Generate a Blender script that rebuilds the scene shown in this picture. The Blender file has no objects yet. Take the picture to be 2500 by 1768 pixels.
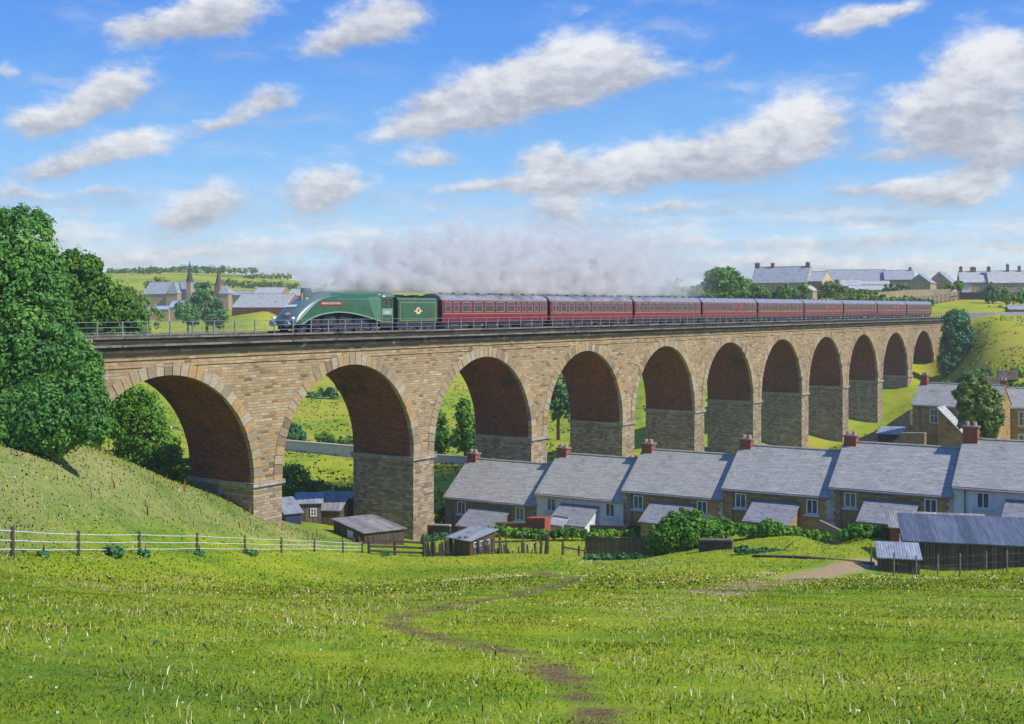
import bpy, math, random
import numpy as np
from mathutils import Vector, Matrix

random.seed(7); RNG = np.random.default_rng(7)
SC = bpy.context.scene
COL = SC.collection
F, CX, HV, EYE = 2700.0, 1148.0, 690.0, 24.0      # focal length / principal column / horizon row of the survey sketch, eye height
R = math.radians

def P(u, v, Z):
    return Vector(((u-CX)*Z/F, Z, EYE+(HV-v)*Z/F))

# ------------------------------------------------------------------ terrain
GP = []
def gp(u, v, Z): GP.append(((u-CX)*Z/F, Z, (v-HV)*Z/F))
def near(u, Z, s): GP.append(((u-CX)*Z/F, Z, 2.3+s*Z))
for Z in (4, 10, 20, 34):
    for u, s in ((-400, .156), (0, .161), (500, .173), (1148, .184), (1800, .184), (2300, .183), (2700, .18)):
        near(u, Z, s)
for u, s in ((1148, .1845), (1600, .185), (2000, .185), (2400, .184)):
    near(u, 55, s)
for t in [(28,1250,48),(176,1247,54),(312,1245,60),(442,1242,68),(549,1242,76),(631,1240,83),(705,1238,90),(835,1245,96),(950,1247,97),
 (1148,1252,92),(1300,1250,93),(-250,1250,44),
 (100,1180,56),(100,1080,62),(100,1015,67),(-120,1010,62),(-300,1000,62),(300,1180,68),(300,1120,72),(230,1015,79.5),(330,1055,84),(440,1105,88),
 (520,1135,91.5),(590,1166,95),(640,1180,97.5),(720,1205,100),(440,1170,80),(560,1190,86),(0,960,90),(-200,950,85),
 (250,1095,98),(340,1105,108),(300,1060,130),(440,1078,120),(560,1140,111),(700,1168,114),(660,1172,110),(720,1100,140),(880,1208,108),(950,1212,112),(980,1200,118),
 (1000,1195,115.5),(700,1040,165),(400,985,185),(1020,1036,168),(1240,1036,165),(700,920,240),(1000,930,235),(1240,950,225),(700,850,300),(1000,850,300),
 (1300,830,330),(700,770,380),(1100,720,400),(1300,715,390),(230,745,300),(100,720,250),(450,748,360),(420,722,400),(250,660,520),(560,705,398),(640,692,450),
 (450,612,750),(200,615,750),(-100,612,750),(640,630,750),(800,650,750),(450,645,600),(1100,666,480),(1400,668,430),(1100,656,750),(1500,654,750),
 (1700,668,340),(1850,672,320),(2100,684,310),(2200,668,330),(2296,668,330),(2450,668,330),(1700,642,500),(2200,642,480),(2200,632,750),(2450,632,750),
 (2125,713,271),(1480,671,306),(1600,673,306),(1750,673,304),(1900,675,300),(2000,680,300),(600,698,388),(540,706,386),(1900,664,352),(2000,662,352),(2000,655,425),(1800,655,425),(2200,711,266),(2296,710,265),(2450,708,264),(2120,712,282),(2296,702,290),(2200,725,258),(2200,790,238),(2296,790,225),(2250,860,205),(2450,820,210),
 (2085,850,255),(2120,842,251),(2155,838,242),(2155,772,258),(2050,857,246),(2200,840,226),(1980,942,229),(2015,900,238),(1900,990,212),(1812,1012,196),(1600,1040,168),(1400,1062,150),(2050,1000,165),(2296,1000,150),(2450,990,150),(2160,1000,160),
 (2250,905,192),(2000,962,185),(1950,992,180),(1400,1207,104),(1862,1222,95),(2138,1230,87),(1700,1130,115),(2150,1085,108),(2296,1035,125),(2296,1000,138),(2160,1004,142),(1200,1130,128),
 (1400,1245,95),(1750,1262,78),(1620,1222,91),(1700,1212,91),(1950,1207,88),(2000,1290,72),(2296,1288,66),(2500,1285,63),(1800,1203,92),(2100,1278,77.5),(2296,1275,75),(2000,1283,74.5),(2450,1272,73),
 (1100,664,1500),(300,640,1500),(2200,650,1500),(1100,672,3000),(300,660,3000),(2200,668,3000)]:
    gp(*t)
GP = np.array(GP)
def _al(x, y):
    a = np.clip(np.arctan2(x, y), -.55, .55); r = np.hypot(x, y)
    return a*3.2, np.log(np.clip(r, 4, 3000))
_ca, _cl = _al(GP[:, 0], GP[:, 1]); _cr = np.hypot(GP[:, 0], GP[:, 1])
_cs = (GP[:, 2]-2.3)/_cr
def _phi(d2): return .5*d2*np.log(d2+1e-12)
_n = len(GP)
_A = np.zeros((_n+3, _n+3))
_A[:_n, :_n] = _phi((_ca[:, None]-_ca)**2+(_cl[:, None]-_cl)**2)+np.eye(_n)*2.5e-4
_A[:_n, _n] = 1; _A[:_n, _n+1] = _ca; _A[:_n, _n+2] = _cl
_A[_n:, :_n] = _A[:_n, _n:].T
_W = np.linalg.solve(_A, np.concatenate([_cs, np.zeros(3)]))
def GN(x, y):
    x = np.asarray(x, float); y = np.asarray(y, float); sh = x.shape
    x = x.ravel(); y = y.ravel(); out = np.zeros(len(x))
    for i in range(0, len(x), 20000):
        xx, yy = x[i:i+20000], y[i:i+20000]
        a, l = _al(xx, yy)
        s = _phi((a[:, None]-_ca)**2+(l[:, None]-_cl)**2)@_W[:_n]+_W[_n]+_W[_n+1]*a+_W[_n+2]*l
        out[i:i+20000] = EYE-2.3-s*np.hypot(xx, yy)
    return out.reshape(sh)
def G(x, y): return float(GN(np.array([x]), np.array([y]))[0])
def PG(u, Z):                       # ground point below column u at depth Z
    x = (u-CX)*Z/F
    return Vector((x, Z, G(x, Z)))

# ------------------------------------------------------------------ object helpers
def tag(o, label, cat, group=None, kind=None):
    o['label'] = label
    o['category'] = cat
    if group: o['group'] = group
    if kind: o['kind'] = kind
    return o
def empty(name, loc, rz=0, label=None, cat=None, group=None):
    o = bpy.data.objects.new(name, None); COL.objects.link(o)
    o.empty_display_size = .5
    o.location = loc; o.rotation_euler = (0, 0, rz)
    if label: tag(o, label, cat, group)
    return o
def copy_tree(o, parent=None):
    c = o.copy(); COL.objects.link(c)
    if parent is not None: c.parent = parent
    for ch in o.children: copy_tree(ch, c)
    return c

class MB:
    def __init__(s): s.v = []; s.f = []; s.t = []; s.m = []
    def face(s, pts, tint=None, mi=0):
        n = len(s.v); s.v += [tuple(p) for p in pts]; s.f.append(tuple(range(n, n+len(pts))))
        s.t.append(random.random() if tint is None else tint); s.m.append(mi); return s
    def box(s, x0, x1, y0, y1, z0, z1, tint=None, mi=0, M=None):
        c = [Vector((x, y, z)) for z in (z0, z1) for y in (y0, y1) for x in (x0, x1)]
        if M is not None: c = [M@p for p in c]
        t = random.random() if tint is None else tint
        for q in ((0, 2, 3, 1), (4, 5, 7, 6), (0, 1, 5, 4), (1, 3, 7, 5), (3, 2, 6, 7), (2, 0, 4, 6)):
            s.face([c[i] for i in q], t, mi)
        return s
    def hexa(s, c, tint=None):      # eight corners, bottom four then top four, both counter-clockwise from above
        t = random.random() if tint is None else tint
        for q in ((3, 2, 1, 0), (4, 5, 6, 7), (0, 1, 5, 4), (1, 2, 6, 5), (2, 3, 7, 6), (3, 0, 4, 7)):
            s.face([c[i] for i in q], t)
        return s
    def tube(s, pts, r, n=6, cap=True, r2=None):
        pts = [Vector(p) for p in pts]; rings = []
        for i, p in enumerate(pts):
            d = (pts[min(i+1, len(pts)-1)]-pts[max(i-1, 0)]).normalized()
            a = d.cross(Vector((0, 0, 1)) if abs(d.z) < .9 else Vector((1, 0, 0))).normalized(); b = d.cross(a)
            rr = r if r2 is None else r+(r2-r)*i/(len(pts)-1)
            if isinstance(r, (list, tuple)): rr = r[i]
            rings.append([p+a*rr*math.cos(2*math.pi*k/n)+b*rr*math.sin(2*math.pi*k/n) for k in range(n)])
        t = random.random()
        for i in range(len(rings)-1):
            for k in range(n):
                s.face([rings[i][k], rings[i][(k+1) % n], rings[i+1][(k+1) % n], rings[i+1][k]], t)
        if cap:
            s.face(rings[0][::-1], t); s.face(rings[-1], t)
        return s
    def disc(s, c, axis, r, th, n=20, tint=None):
        c = Vector(c); a = Vector(axis).normalized()
        return s.tube([c-a*th/2, c+a*th/2], r, n)
    def build(s, name, mats, parent=None, smooth=False, merge=False):
        me = bpy.data.meshes.new(name); me.from_pydata(s.v, [], s.f)
        if not isinstance(mats, (list, tuple)): mats = [mats]
        for m in mats: me.materials.append(m)
        me.polygons.foreach_set('material_index', s.m)
        at = me.attributes.new('tint', 'FLOAT', 'FACE'); at.data.foreach_set('value', s.t)
        if merge:
            import bmesh
            bm = bmesh.new(); bm.from_mesh(me); bmesh.ops.remove_doubles(bm, verts=bm.verts, dist=1e-4); bm.to_mesh(me); bm.free()
        if smooth: me.polygons.foreach_set('use_smooth', [True]*len(me.polygons))
        me.update()
        uv = me.uv_layers.new(name='UVMap')
        for p in me.polygons:
            nrm = p.normal
            if abs(nrm.z) > .985: t1, t2 = Vector((1, 0, 0)), Vector((0, 1, 0))
            else:
                t1 = Vector((0, 0, 1)).cross(nrm).normalized(); t2 = nrm.cross(t1)
            for li in p.loop_indices:
                co = me.vertices[me.loops[li].vertex_index].co
                uv.data[li].uv = (co.dot(t1), co.dot(t2))
        o = bpy.data.objects.new(name, me); COL.objects.link(o)
        if parent is not None: o.parent = parent
        return o

def np_mesh(name, verts, nper, mat, tint, parent=None, normals=None):
    """many loose faces of nper corners each"""
    nf = len(verts)//nper
    me = bpy.data.meshes.new(name)
    me.vertices.add(len(verts)); me.vertices.foreach_set('co', np.asarray(verts, np.float32).ravel())
    me.loops.add(len(verts)); me.loops.foreach_set('vertex_index', np.arange(len(verts), dtype=np.int32))
    me.polygons.add(nf); me.polygons.foreach_set('loop_start', np.arange(0, len(verts), nper, dtype=np.int32))
    me.polygons.foreach_set('loop_total', np.full(nf, nper, np.int32))
    me.materials.append(mat)
    at = me.attributes.new('tint', 'FLOAT', 'FACE'); at.data.foreach_set('value', np.asarray(tint, np.float32))
    me.update(calc_edges=True)
    if normals is not None:
        me.polygons.foreach_set('use_smooth', [True]*nf)
        me.normals_split_custom_set_from_vertices(np.asarray(normals, np.float32).tolist()) if len(verts) < 400000 else None
    o = bpy.data.objects.new(name, me); COL.objects.link(o)
    if parent is not None: o.parent = parent
    return o

# ------------------------------------------------------------------ materials
class NT:
    def __init__(s, name):
        s.m = bpy.data.materials.new(name); s.m.use_nodes = True
        s.t = s.m.node_tree; s.t.nodes.clear(); s.out = s.n('ShaderNodeOutputMaterial')
    def n(s, ty, **kw):
        nd = s.t.nodes.new(ty)
        for k, v in kw.items():
            if k in nd.bl_rna.properties: setattr(nd, k, v)
            else: s.set(nd, k, v)
        return nd
    def set(s, nd, k, v):
        i = nd.inputs[k if not k.startswith('i') or not k[1:].isdigit() else int(k[1:])]
        if hasattr(v, 'is_output'): s.t.links.new(v, i)
        else: i.default_value = v
    def math(s, op, a, b=0.0, c=None, clamp=False):
        nd = s.n('ShaderNodeMath', operation=op, use_clamp=clamp); s.set(nd, 'i0', a); s.set(nd, 'i1', b)
        if c is not None: s.set(nd, 'i2', c)
        return nd.outputs[0]
    def vmath(s, op, a, b=None, out=0):
        nd = s.n('ShaderNodeVectorMath', operation=op); s.set(nd, 'i0', a)
        if b is not None: s.set(nd, 'i1', b)
        return nd.outputs[out]
    def mix(s, fac, a, b, blend='MIX'):
        nd = s.n('ShaderNodeMix', data_type='RGBA', blend_type=blend)
        s.set(nd, 'i0', fac); s.set(nd, 'i6', a); s.set(nd, 'i7', b); return nd.outputs[2]
    def ramp(s, fac, stops, interp='LINEAR'):
        nd = s.n('ShaderNodeValToRGB'); cr = nd.color_ramp; cr.interpolation = interp
        while len(cr.elements) < len(stops): cr.elements.new(.5)
        for e, (p, c) in zip(cr.elements, stops): e.position = p; e.color = (*c, 1) if len(c) == 3 else c
        s.set(nd, 'i0', fac); return nd.outputs[0]
    def smooth(s, x, a, b):
        nd = s.n('ShaderNodeMapRange', interpolation_type='SMOOTHSTEP'); s.set(nd, 'i0', x); s.set(nd, 'i1', a); s.set(nd, 'i2', b)
        return nd.outputs[0]
    def noise(s, vec, scale, detail=3, rough=.55, out='Fac'):
        nd = s.n('ShaderNodeTexNoise'); s.set(nd, 'Vector', vec); s.set(nd, 'Scale', scale); s.set(nd, 'Detail', detail); s.set(nd, 'Roughness', rough)
        return nd.outputs[out]
    def coord(s, k='Object'): return s.n('ShaderNodeTexCoord').outputs[k]
    def attr(s, name, out='Fac'): return s.n('ShaderNodeAttribute', attribute_name=name).outputs[out]
    def bsdf(s, col, rough=.8, bump=None, bump_d=.02, bump_s=.6, spec=.3, metal=0, coat=0, **kw):
        b = s.n('ShaderNodeBsdfPrincipled'); s.set(b, 'Base Color', col); s.set(b, 'Roughness', rough)
        s.set(b, 'Specular IOR Level', spec); s.set(b, 'Metallic', metal); s.set(b, 'Coat Weight', coat)
        for k, v in kw.items(): s.set(b, k, v)
        if bump is not None:
            bn = s.n('ShaderNodeBump'); s.set(bn, 'Height', bump); s.set(bn, 'Distance', bump_d); s.set(bn, 'Strength', bump_s)
            s.t.links.new(bn.outputs[0], b.inputs['Normal'])
        s.t.links.new(b.outputs[0], s.out.inputs[0]); s.b = b
        return s.m

def C(r, g, b): return (r, g, b, 1)
def scale(vec, nt, sx, sy, sz):
    nd = nt.n('ShaderNodeMapping'); nt.set(nd, 'Vector', vec); nd.inputs['Scale'].default_value = (sx, sy, sz); return nd.outputs[0]

def m_masonry(name, stops, mortar, bw=.62, bh=.27, ms=.022, patch=None, bump=.03, rough=.9, streak=.55):
    n = NT(name); uv = n.coord('UV'); ob = n.coord('Object')
    wob = n.noise(ob, 1.3, 2, out='Color')
    uvw = n.vmath('ADD', uv, n.vmath('SCALE', n.vmath('SUBTRACT', wob, (.5, .5, .5)), None)) if False else uv
    nd = n.n('ShaderNodeVectorMath', operation='MULTIPLY_ADD'); n.set(nd, 'i0', wob); n.set(nd, 'i1', (.22, .10, 0)); n.set(nd, 'i2', uv)
    br = n.n('ShaderNodeTexBrick', offset=.5, squash=1.35, squash_frequency=3)
    n.set(br, 'Vector', nd.outputs[0]); n.set(br, 'Color1', C(0, 0, 0)); n.set(br, 'Color2', C(1, 1, 1)); n.set(br, 'Mortar', C(.5, .5, .5))
    n.set(br, 'Scale', 1.0); n.set(br, 'Mortar Size', ms); n.set(br, 'Mortar Smooth', .4); n.set(br, 'Brick Width', bw); n.set(br, 'Row Height', bh)
    col = n.ramp(br.outputs['Color'], stops)
    fine = n.noise(ob, 9, 4, .65)
    col = n.mix(.55, col, n.ramp(fine, [(.25, (.40, .38, .36)), (.75, (1.38, 1.34, 1.3))]), 'MULTIPLY')
    big = n.noise(ob, .22, 3)
    col = n.mix(.5, col, n.ramp(big, [(.3, (.62, .58, .55)), (.7, (1.2, 1.15, 1.05))]), 'MULTIPLY')
    stn = n.noise(scale(ob, n, 1.1, 1.1, .10), 1.4, 4, .7)
    col = n.mix(streak, col, n.ramp(stn, [(.30, (.50, .46, .42)), (.46, (.97, .96, .95)), (.6, (1.03, 1.02, 1.0)), (.74, (1.28, 1.27, 1.24))]), 'MULTIPLY')
    if patch: col = n.mix(n.smooth(n.noise(ob, patch[1], 4, .7), patch[2], patch[2]+.12), col, C(*patch[0]))
    col = n.mix(br.outputs['Fac'], col, C(*mortar))
    h = n.math('ADD', n.math('MULTIPLY', n.math('SUBTRACT', 1, br.outputs['Fac']), 1.0), n.math('MULTIPLY', fine, .6))
    return n.bsdf(col, rough, h, bump, .8)

STONE = [(0, (0.173, 0.125, 0.076)), (.10, (0.346, 0.250, 0.139)), (.26, (0.454, 0.340, 0.197)), (.38, (0.389, 0.235, 0.109)), (.48, (0.486, 0.385, 0.244)), (.62, (0.389, 0.285, 0.164)), (.74, (0.572, 0.470, 0.323)), (.84, (0.259, 0.215, 0.147)), (.92, (0.432, 0.335, 0.210)), (1, (0.475, 0.290, 0.126))]
M = {}
M['stone'] = m_masonry('sandstone_masonry', STONE, (.29, .23, .16), .66, .235, bump=.05)
M['pier'] = m_masonry('pier_masonry', [(0, (.20, .145, .095)), (.3, (.40, .315, .215)), (.55, (.50, .42, .325)), (.8, (.33, .25, .17)), (1, (.27, .225, .165))], (.22, .17, .12), .6, .24, patch=((.12, .095, .065), .8, .58))
M['brickvault'] = m_masonry('vault_brick', [(0, (.12, .045, .03)), (.4, (.27, .08, .045)), (.7, (.38, .11, .055)), (1, (.19, .075, .05))], (.09, .065, .055), .34, .12, .012, patch=((.05, .04, .036), .25, .56))
M['darkstone'] = m_masonry('soot_stone', [(0, (.028, .025, .022)), (.4, (.05, .044, .04)), (.7, (.085, .072, .06)), (1, (.04, .035, .03))], (.025, .022, .02), 1.1, .4, patch=((.20, .185, .165), .6, .60))
M['ledge'] = m_masonry('weathered_ledge', [(0, (.13, .12, .105)), (.5, (.26, .24, .21)), (1, (.19, .175, .15))], (.07, .06, .055), 1.2, .5, patch=((.05, .045, .04), .8, .56))
M['impost'] = m_masonry('impost_stone', [(0, (.32, .29, .26)), (.5, (.48, .44, .39)), (1, (.4, .36, .31))], (.2, .17, .14), 1.0, .6, patch=((.09, .08, .07), .9, .6))
M['housestone'] = m_masonry('house_stone', [(0, (.28, .165, .065)), (.4, (.42, .265, .11)), (.7, (.48, .32, .15)), (1, (.36, .24, .11))], (.32, .21, .10), .5, .22, .02, bump=.02)
M['housegrey'] = m_masonry('house_grey_stone', [(0, (.2, .165, .115)), (.5, (.3, .255, .18)), (1, (.24, .2, .14))], (.2, .17, .12), .5, .22, .02, bump=.02)
M['palestone'] = m_masonry('pale_stone', [(0, (.36, .28, .19)), (.5, (.48, .39, .28)), (1, (.42, .33, .22))], (.36, .29, .2), .6, .25, .02, bump=.02)
M['redbrick'] = m_masonry('red_brick', [(0, (.36, .07, .04)), (.5, (.47, .10, .055)), (1, (.40, .085, .05))], (.3, .14, .1), .24, .08, .01, bump=.01)
M['drystone'] = m_masonry('dry_stone', [(0, (.2, .15, .11)), (.5, (.4, .33, .25)), (1, (.3, .24, .17))], (.09, .07, .05), .4, .2, .03, bump=.05)
M['darkwall'] = m_masonry('dark_yard_stone', [(0, (.05, .04, .035)), (.5, (.10, .08, .065)), (1, (.07, .055, .045))], (.04, .035, .03), .5, .22, .02)
M['vous'] = None

def m_tint(name, stops, rough=.85, noise=8, amt=.5, bumpd=.02):
    n = NT(name); t = n.attr('tint'); ob = n.coord()
    col = n.ramp(t, stops); f = n.noise(ob, noise, 4, .65)
    col = n.mix(amt, col, n.ramp(f, [(.25, (.5, .48, .46)), (.75, (1.3, 1.27, 1.22))]), 'MULTIPLY')
    return n.bsdf(col, rough, f, bumpd, .7)
M['vous'] = m_tint('voussoir_stone', [(0, (.22, .16, .10)), (.25, (.36, .28, .185)), (.45, (.44, .285, .125)), (.6, (.37, .305, .215)), (.8, (.44, .375, .28)), (1, (.27, .21, .14))], noise=5, amt=.7)
M['quoin'] = m_tint('pale_quoin_stone', [(0, (.38, .34, .28)), (1, (.55, .5, .42))])

def m_slate(name, stops, w=.34, h=.24, patch=(.16, .105, .085)):
    n = NT(name); uv = n.coord('UV'); ob = n.coord()
    br = n.n('ShaderNodeTexBrick', offset=.5)
    n.set(br, 'Vector', uv); n.set(br, 'Color1', C(0, 0, 0)); n.set(br, 'Color2', C(1, 1, 1)); n.set(br, 'Mortar', C(.1, .1, .1))
    n.set(br, 'Scale', 1.0); n.set(br, 'Mortar Size', .016); n.set(br, 'Brick Width', w); n.set(br, 'Row Height', h)
    col = n.ramp(br.outputs['Color'], stops)
    st = n.noise(scale(uv, n, .35, 3.2, 1), 1.6, 4, .65)
    col = n.mix(.75, col, n.ramp(st, [(.28, (.60, .62, .65)), (.5, (.95, .96, .98)), (.72, (1.4, 1.4, 1.38))]), 'MULTIPLY')
    col = n.mix(n.math('MULTIPLY', n.smooth(n.noise(ob, .9, 5, .7), .55, .70), .55), col, C(*patch))
    col = n.mix(n.math('MULTIPLY', br.outputs['Fac'], .6), col, C(.14, .145, .15))
    hgt = n.math('SUBTRACT', n.math('MULTIPLY', br.outputs['Color'], .6), br.outputs['Fac'])
    return n.bsdf(col, .62, hgt, .010, .6, spec=.3)
M['slate'] = m_slate('slate_roof', [(0, (0.291, 0.278, 0.241)), (.35, (0.332, 0.317, 0.274)), (.7, (0.367, 0.347, 0.296)), (1, (0.311, 0.300, 0.262))])
M['slate_warm'] = m_slate('slate_roof_warm', [(0, (.28, .265, .245)), (.35, (.33, .315, .29)), (.7, (.37, .345, .315)), (1, (.305, .29, .275))], .38, .26, (.22, .15, .10))
M['slate_old'] = m_slate('slate_roof_weathered', [(0, (0.275, 0.270, 0.239)), (.35, (0.337, 0.325, 0.285)), (.7, (0.377, 0.360, 0.313)), (1, (0.296, 0.290, 0.262))], .32, .22, (0.204, 0.200, 0.110))
M['slate_dark'] = m_slate('slate_roof_dark', [(0, (.19, .19, .195)), (.35, (.235, .235, .24)), (.7, (.27, .265, .265)), (1, (.21, .212, .22))], .34, .24)
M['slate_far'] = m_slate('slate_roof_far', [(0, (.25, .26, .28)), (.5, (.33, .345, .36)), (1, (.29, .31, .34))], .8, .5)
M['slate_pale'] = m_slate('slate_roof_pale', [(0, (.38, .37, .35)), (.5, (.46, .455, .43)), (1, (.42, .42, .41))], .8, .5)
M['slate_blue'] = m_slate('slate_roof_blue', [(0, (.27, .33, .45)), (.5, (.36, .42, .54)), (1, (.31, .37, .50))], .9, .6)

def m_plain(name, col, rough=.6, noise=4, amt=.35, bumpd=.004, spec=.3, metal=0, coat=0, lo=.7, hi=1.2, streak=None):
    n = NT(name); ob = n.coord(); f = n.noise(ob, noise, 4, .6)
    c = n.mix(amt, C(*col), n.ramp(f, [(.3, (lo, lo, lo)), (.7, (hi, hi, hi))]), 'MULTIPLY')
    if streak:
        s = n.noise(scale(ob, n, 2.2, 2.2, .25), streak[1], 4, .65)
        c = n.mix(n.math('MULTIPLY', n.smooth(s, .52, .68), streak[2]), c, C(*streak[0]))
    return n.bsdf(c, rough, f, bumpd, .5, spec, metal, coat)
M['white_render'] = m_plain('white_render', (.66, .65, .64), .85, 2.0, .5, .01, lo=.8, hi=1.08, streak=((.42, .40, .36), 1.0, .5))
M['cream_render'] = m_plain('cream_render', (.56, .44, .28), .85, 1.0, .5, .01)
M['white_paint'] = m_plain('white_paint', (.72, .72, .72), .5, 6, .3)
M['grey_paint'] = m_plain('grey_lead', (.16, .165, .185), .6, 3, .5)
M['sill'] = m_plain('painted_sill', (.50, .53, .62), .6, 5, .4)
M['railmetal'] = m_plain('galvanised_rail', (.23, .24, .28), .45, 5, .8, .004, .5, lo=.4, hi=1.3)
M['black'] = m_plain('black_iron', (.016, .016, .02), .5, 3, .5, spec=.4)
M['under'] = m_plain('sooty_underframe', (.030, .028, .045), .6, 2.5, .8, spec=.4, lo=.4, hi=1.8)
M['steel'] = m_plain('polished_steel', (.5, .52, .55), .3, 5, .3, metal=.9)
M['loco'] = m_plain('loco_green', (.030, .105, .060), .28, 1.2, .5, .002, .6, 0, .5, lo=.7, hi=1.25, streak=((.03, .05, .035), .9, .5))
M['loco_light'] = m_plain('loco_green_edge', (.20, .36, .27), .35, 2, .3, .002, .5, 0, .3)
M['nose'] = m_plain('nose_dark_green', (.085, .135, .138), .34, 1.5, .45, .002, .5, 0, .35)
M['lining'] = m_plain('straw_lining', (.52, .38, .10), .5, 8, .5, lo=.5)
M['emblem'] = m_plain('cream_emblem', (.62, .52, .36), .5, 8, .4)
M['emblem_red'] = m_plain('red_emblem', (.36, .03, .03), .5, 8, .4)
M['nameplate'] = m_plain('red_nameplate', (.33, .028, .02), .4, 6, .4)
M['letter'] = m_plain('white_letters', (.75, .74, .7), .5, 8, .2)
M['orange'] = m_plain('brass_plate', (.60, .30, .10), .4, 8, .3)
M['lamp'] = m_plain('lamp_white', (.72, .74, .74), .35, 8, .2)
M['buffer'] = m_plain('buffer_steel', (.33, .40, .44), .35, 4, .5, spec=.5)
M['maroon'] = m_plain('coach_maroon', (.205, .009, .034), .35, 1.6, .5, .002, .5, 0, .35, lo=.6, hi=1.3, streak=((.09, .02, .045), .8, .55))
M['coachroof'] = m_plain('coach_roof_grey', (.21, .225, .285), .55, 1.5, .6, .004, lo=.7, hi=1.2, streak=((.15, .15, .2), 1.0, .6))
M['gang'] = m_plain('gangway_black', (.012, .014, .035), .6, 4, .5)
M['winframe'] = m_plain('aluminium_frame', (.34, .24, .26), .45, 6, .4)
M['coal'] = m_plain('coal', (.018, .018, .02), .5, 3, .5, .05)
M['ballast'] = m_plain('ballast', (.15, .135, .12), .95, 6, .8, .05)
M['wood_dark'] = None
def m_wood(name, a, b, bw=.14, vertical=True, streak=.5):
    n = NT(name); uv = n.coord('UV'); ob = n.coord()
    br = n.n('ShaderNodeTexBrick', offset=.0)
    v = uv
    n.set(br, 'Vector', v); n.set(br, 'Color1', C(0, 0, 0)); n.set(br, 'Color2', C(1, 1, 1)); n.set(br, 'Mortar', C(0, 0, 0))
    n.set(br, 'Scale', 1.0); n.set(br, 'Mortar Size', .012)
    n.set(br, 'Brick Width', bw if vertical else 8); n.set(br, 'Row Height', 8 if vertical else bw)
    col = n.ramp(br.outputs['Color'], [(0, a), (1, b)])
    g = n.noise(scale(uv, n, *((9, .8, 1) if vertical else (.8, 9, 1))), 1.5, 4, .65)
    col = n.mix(.8, col, n.ramp(g, [(.3, (.45, .45, .45)), (.75, (1.6, 1.55, 1.5))]), 'MULTIPLY')
    col = n.mix(br.outputs['Fac'], col, C(.012, .01, .009))
    return n.bsdf(col, .85, n.math('SUBTRACT', g, br.outputs['Fac']), .015, .6)
M['wood_dark'] = m_wood('tarred_boards', (.085, .06, .05), (.18, .135, .11), .17)
M['wood_grey'] = m_wood('grey_boards', (.10, .085, .07), (.22, .185, .15), .15)
M['wood_brown'] = m_wood('brown_boards', (.09, .06, .04), (.17, .115, .075), .14)
M['post'] = m_plain('weathered_post', (.075, .06, .055), .85, 6, .8, .01, lo=.5, hi=1.8)
M['post_pale'] = m_plain('pale_stake', (.2, .15, .12), .85, 6, .8, .01, lo=.5, hi=1.6)
M['rail_paint'] = m_plain('white_fence_wire', (.62, .63, .66), .6, 3, .7, .004, lo=.6, hi=1.15)
def m_corr(name, a, b, rust=None):
    n = NT(name); uv = n.coord('UV'); ob = n.coord()
    sx = n.n('ShaderNodeSeparateXYZ'); n.set(sx, 'i0', uv)
    w = n.math('SINE', n.math('MULTIPLY', sx.outputs[0], 2*math.pi/.16))
    sheet = n.n('ShaderNodeTexWhiteNoise', noise_dimensions='1D'); n.set(sheet, 'W', n.math('FLOOR', n.math('DIVIDE', sx.outputs[0], .85)))
    col = n.ramp(sheet.outputs[0], [(0, a), (1, b)])
    st = n.noise(scale(uv, n, 3, .35, 1), 1.3, 4, .65)
    col = n.mix(.8, col, n.ramp(st, [(.3, (.55, .57, .6)), (.72, (1.5, 1.5, 1.5))]), 'MULTIPLY')
    if rust: col = n.mix(n.math('MULTIPLY', n.smooth(n.noise(ob, .8, 5, .7), .52, .66), .75), col, C(*rust))
    return n.bsdf(col, .6, w, .02, .5, spec=.3)
M['corr'] = m_corr('corrugated_grey', (.065, .08, .105), (.11, .13, .165))
M['corr_pale'] = m_corr('corrugated_pale', (.21, .23, .26), (.29, .31, .345), (.15, .12, .10))
M['corr_rust'] = m_corr('corrugated_brown_grey', (.19, .18, .175), (.30, .285, .27), (.15, .10, .07))
n = NT('window_glass'); M['glass'] = n.bsdf(n.mix(n.noise(n.coord(), 1.7, 2), C(.02, .026, .05), C(.13, .15, .21)), .08, spec=.7)
n = NT('coach_glass'); M['cglass'] = n.bsdf(n.mix(n.noise(n.coord(), .8, 2), C(.018, .018, .024), C(.10, .10, .115)), .15, spec=.5)

def m_leaf(name, stops, sss=.25, nz=.5):
    n = NT(name); t = n.attr('tint'); ob = n.coord()
    big = n.noise(ob, nz, 2)
    f = n.math('ADD', n.math('MULTIPLY', t, .55), n.math('MULTIPLY', n.math('SUBTRACT', big, .5), 1.1), None)
    f = n.math('ADD', f, .22)
    col = n.ramp(f, stops)
    d = n.n('ShaderNodeBsdfPrincipled'); n.set(d, 'Base Color', col); n.set(d, 'Roughness', .55); n.set(d, 'Specular IOR Level', .25)
    tr = n.n('ShaderNodeBsdfTranslucent'); n.set(tr, 'Color', n.mix(1, col, C(1.2, 1.25, .6), 'MULTIPLY'))
    mx = n.n('ShaderNodeMixShader'); n.set(mx, 'i0', sss); n.set(mx, 'i1', d.outputs[0]); n.set(mx, 'i2', tr.outputs[0])
    n.t.links.new(mx.outputs[0], n.out.inputs[0]); return n.m
M['leaf_dark'] = m_leaf('leaf_dark', [(0, (.04, .12, .035)), (.35, (.085, .23, .055)), (.6, (.145, .33, .06)), (.82, (.25, .45, .09)), (1, (.45, .60, .2))], .38)
M['leaf_mid'] = m_leaf('leaf_mid', [(0, (.04, .115, .016)), (.4, (.085, .21, .018)), (.7, (.15, .30, .022)), (1, (.26, .38, .03))])
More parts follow.
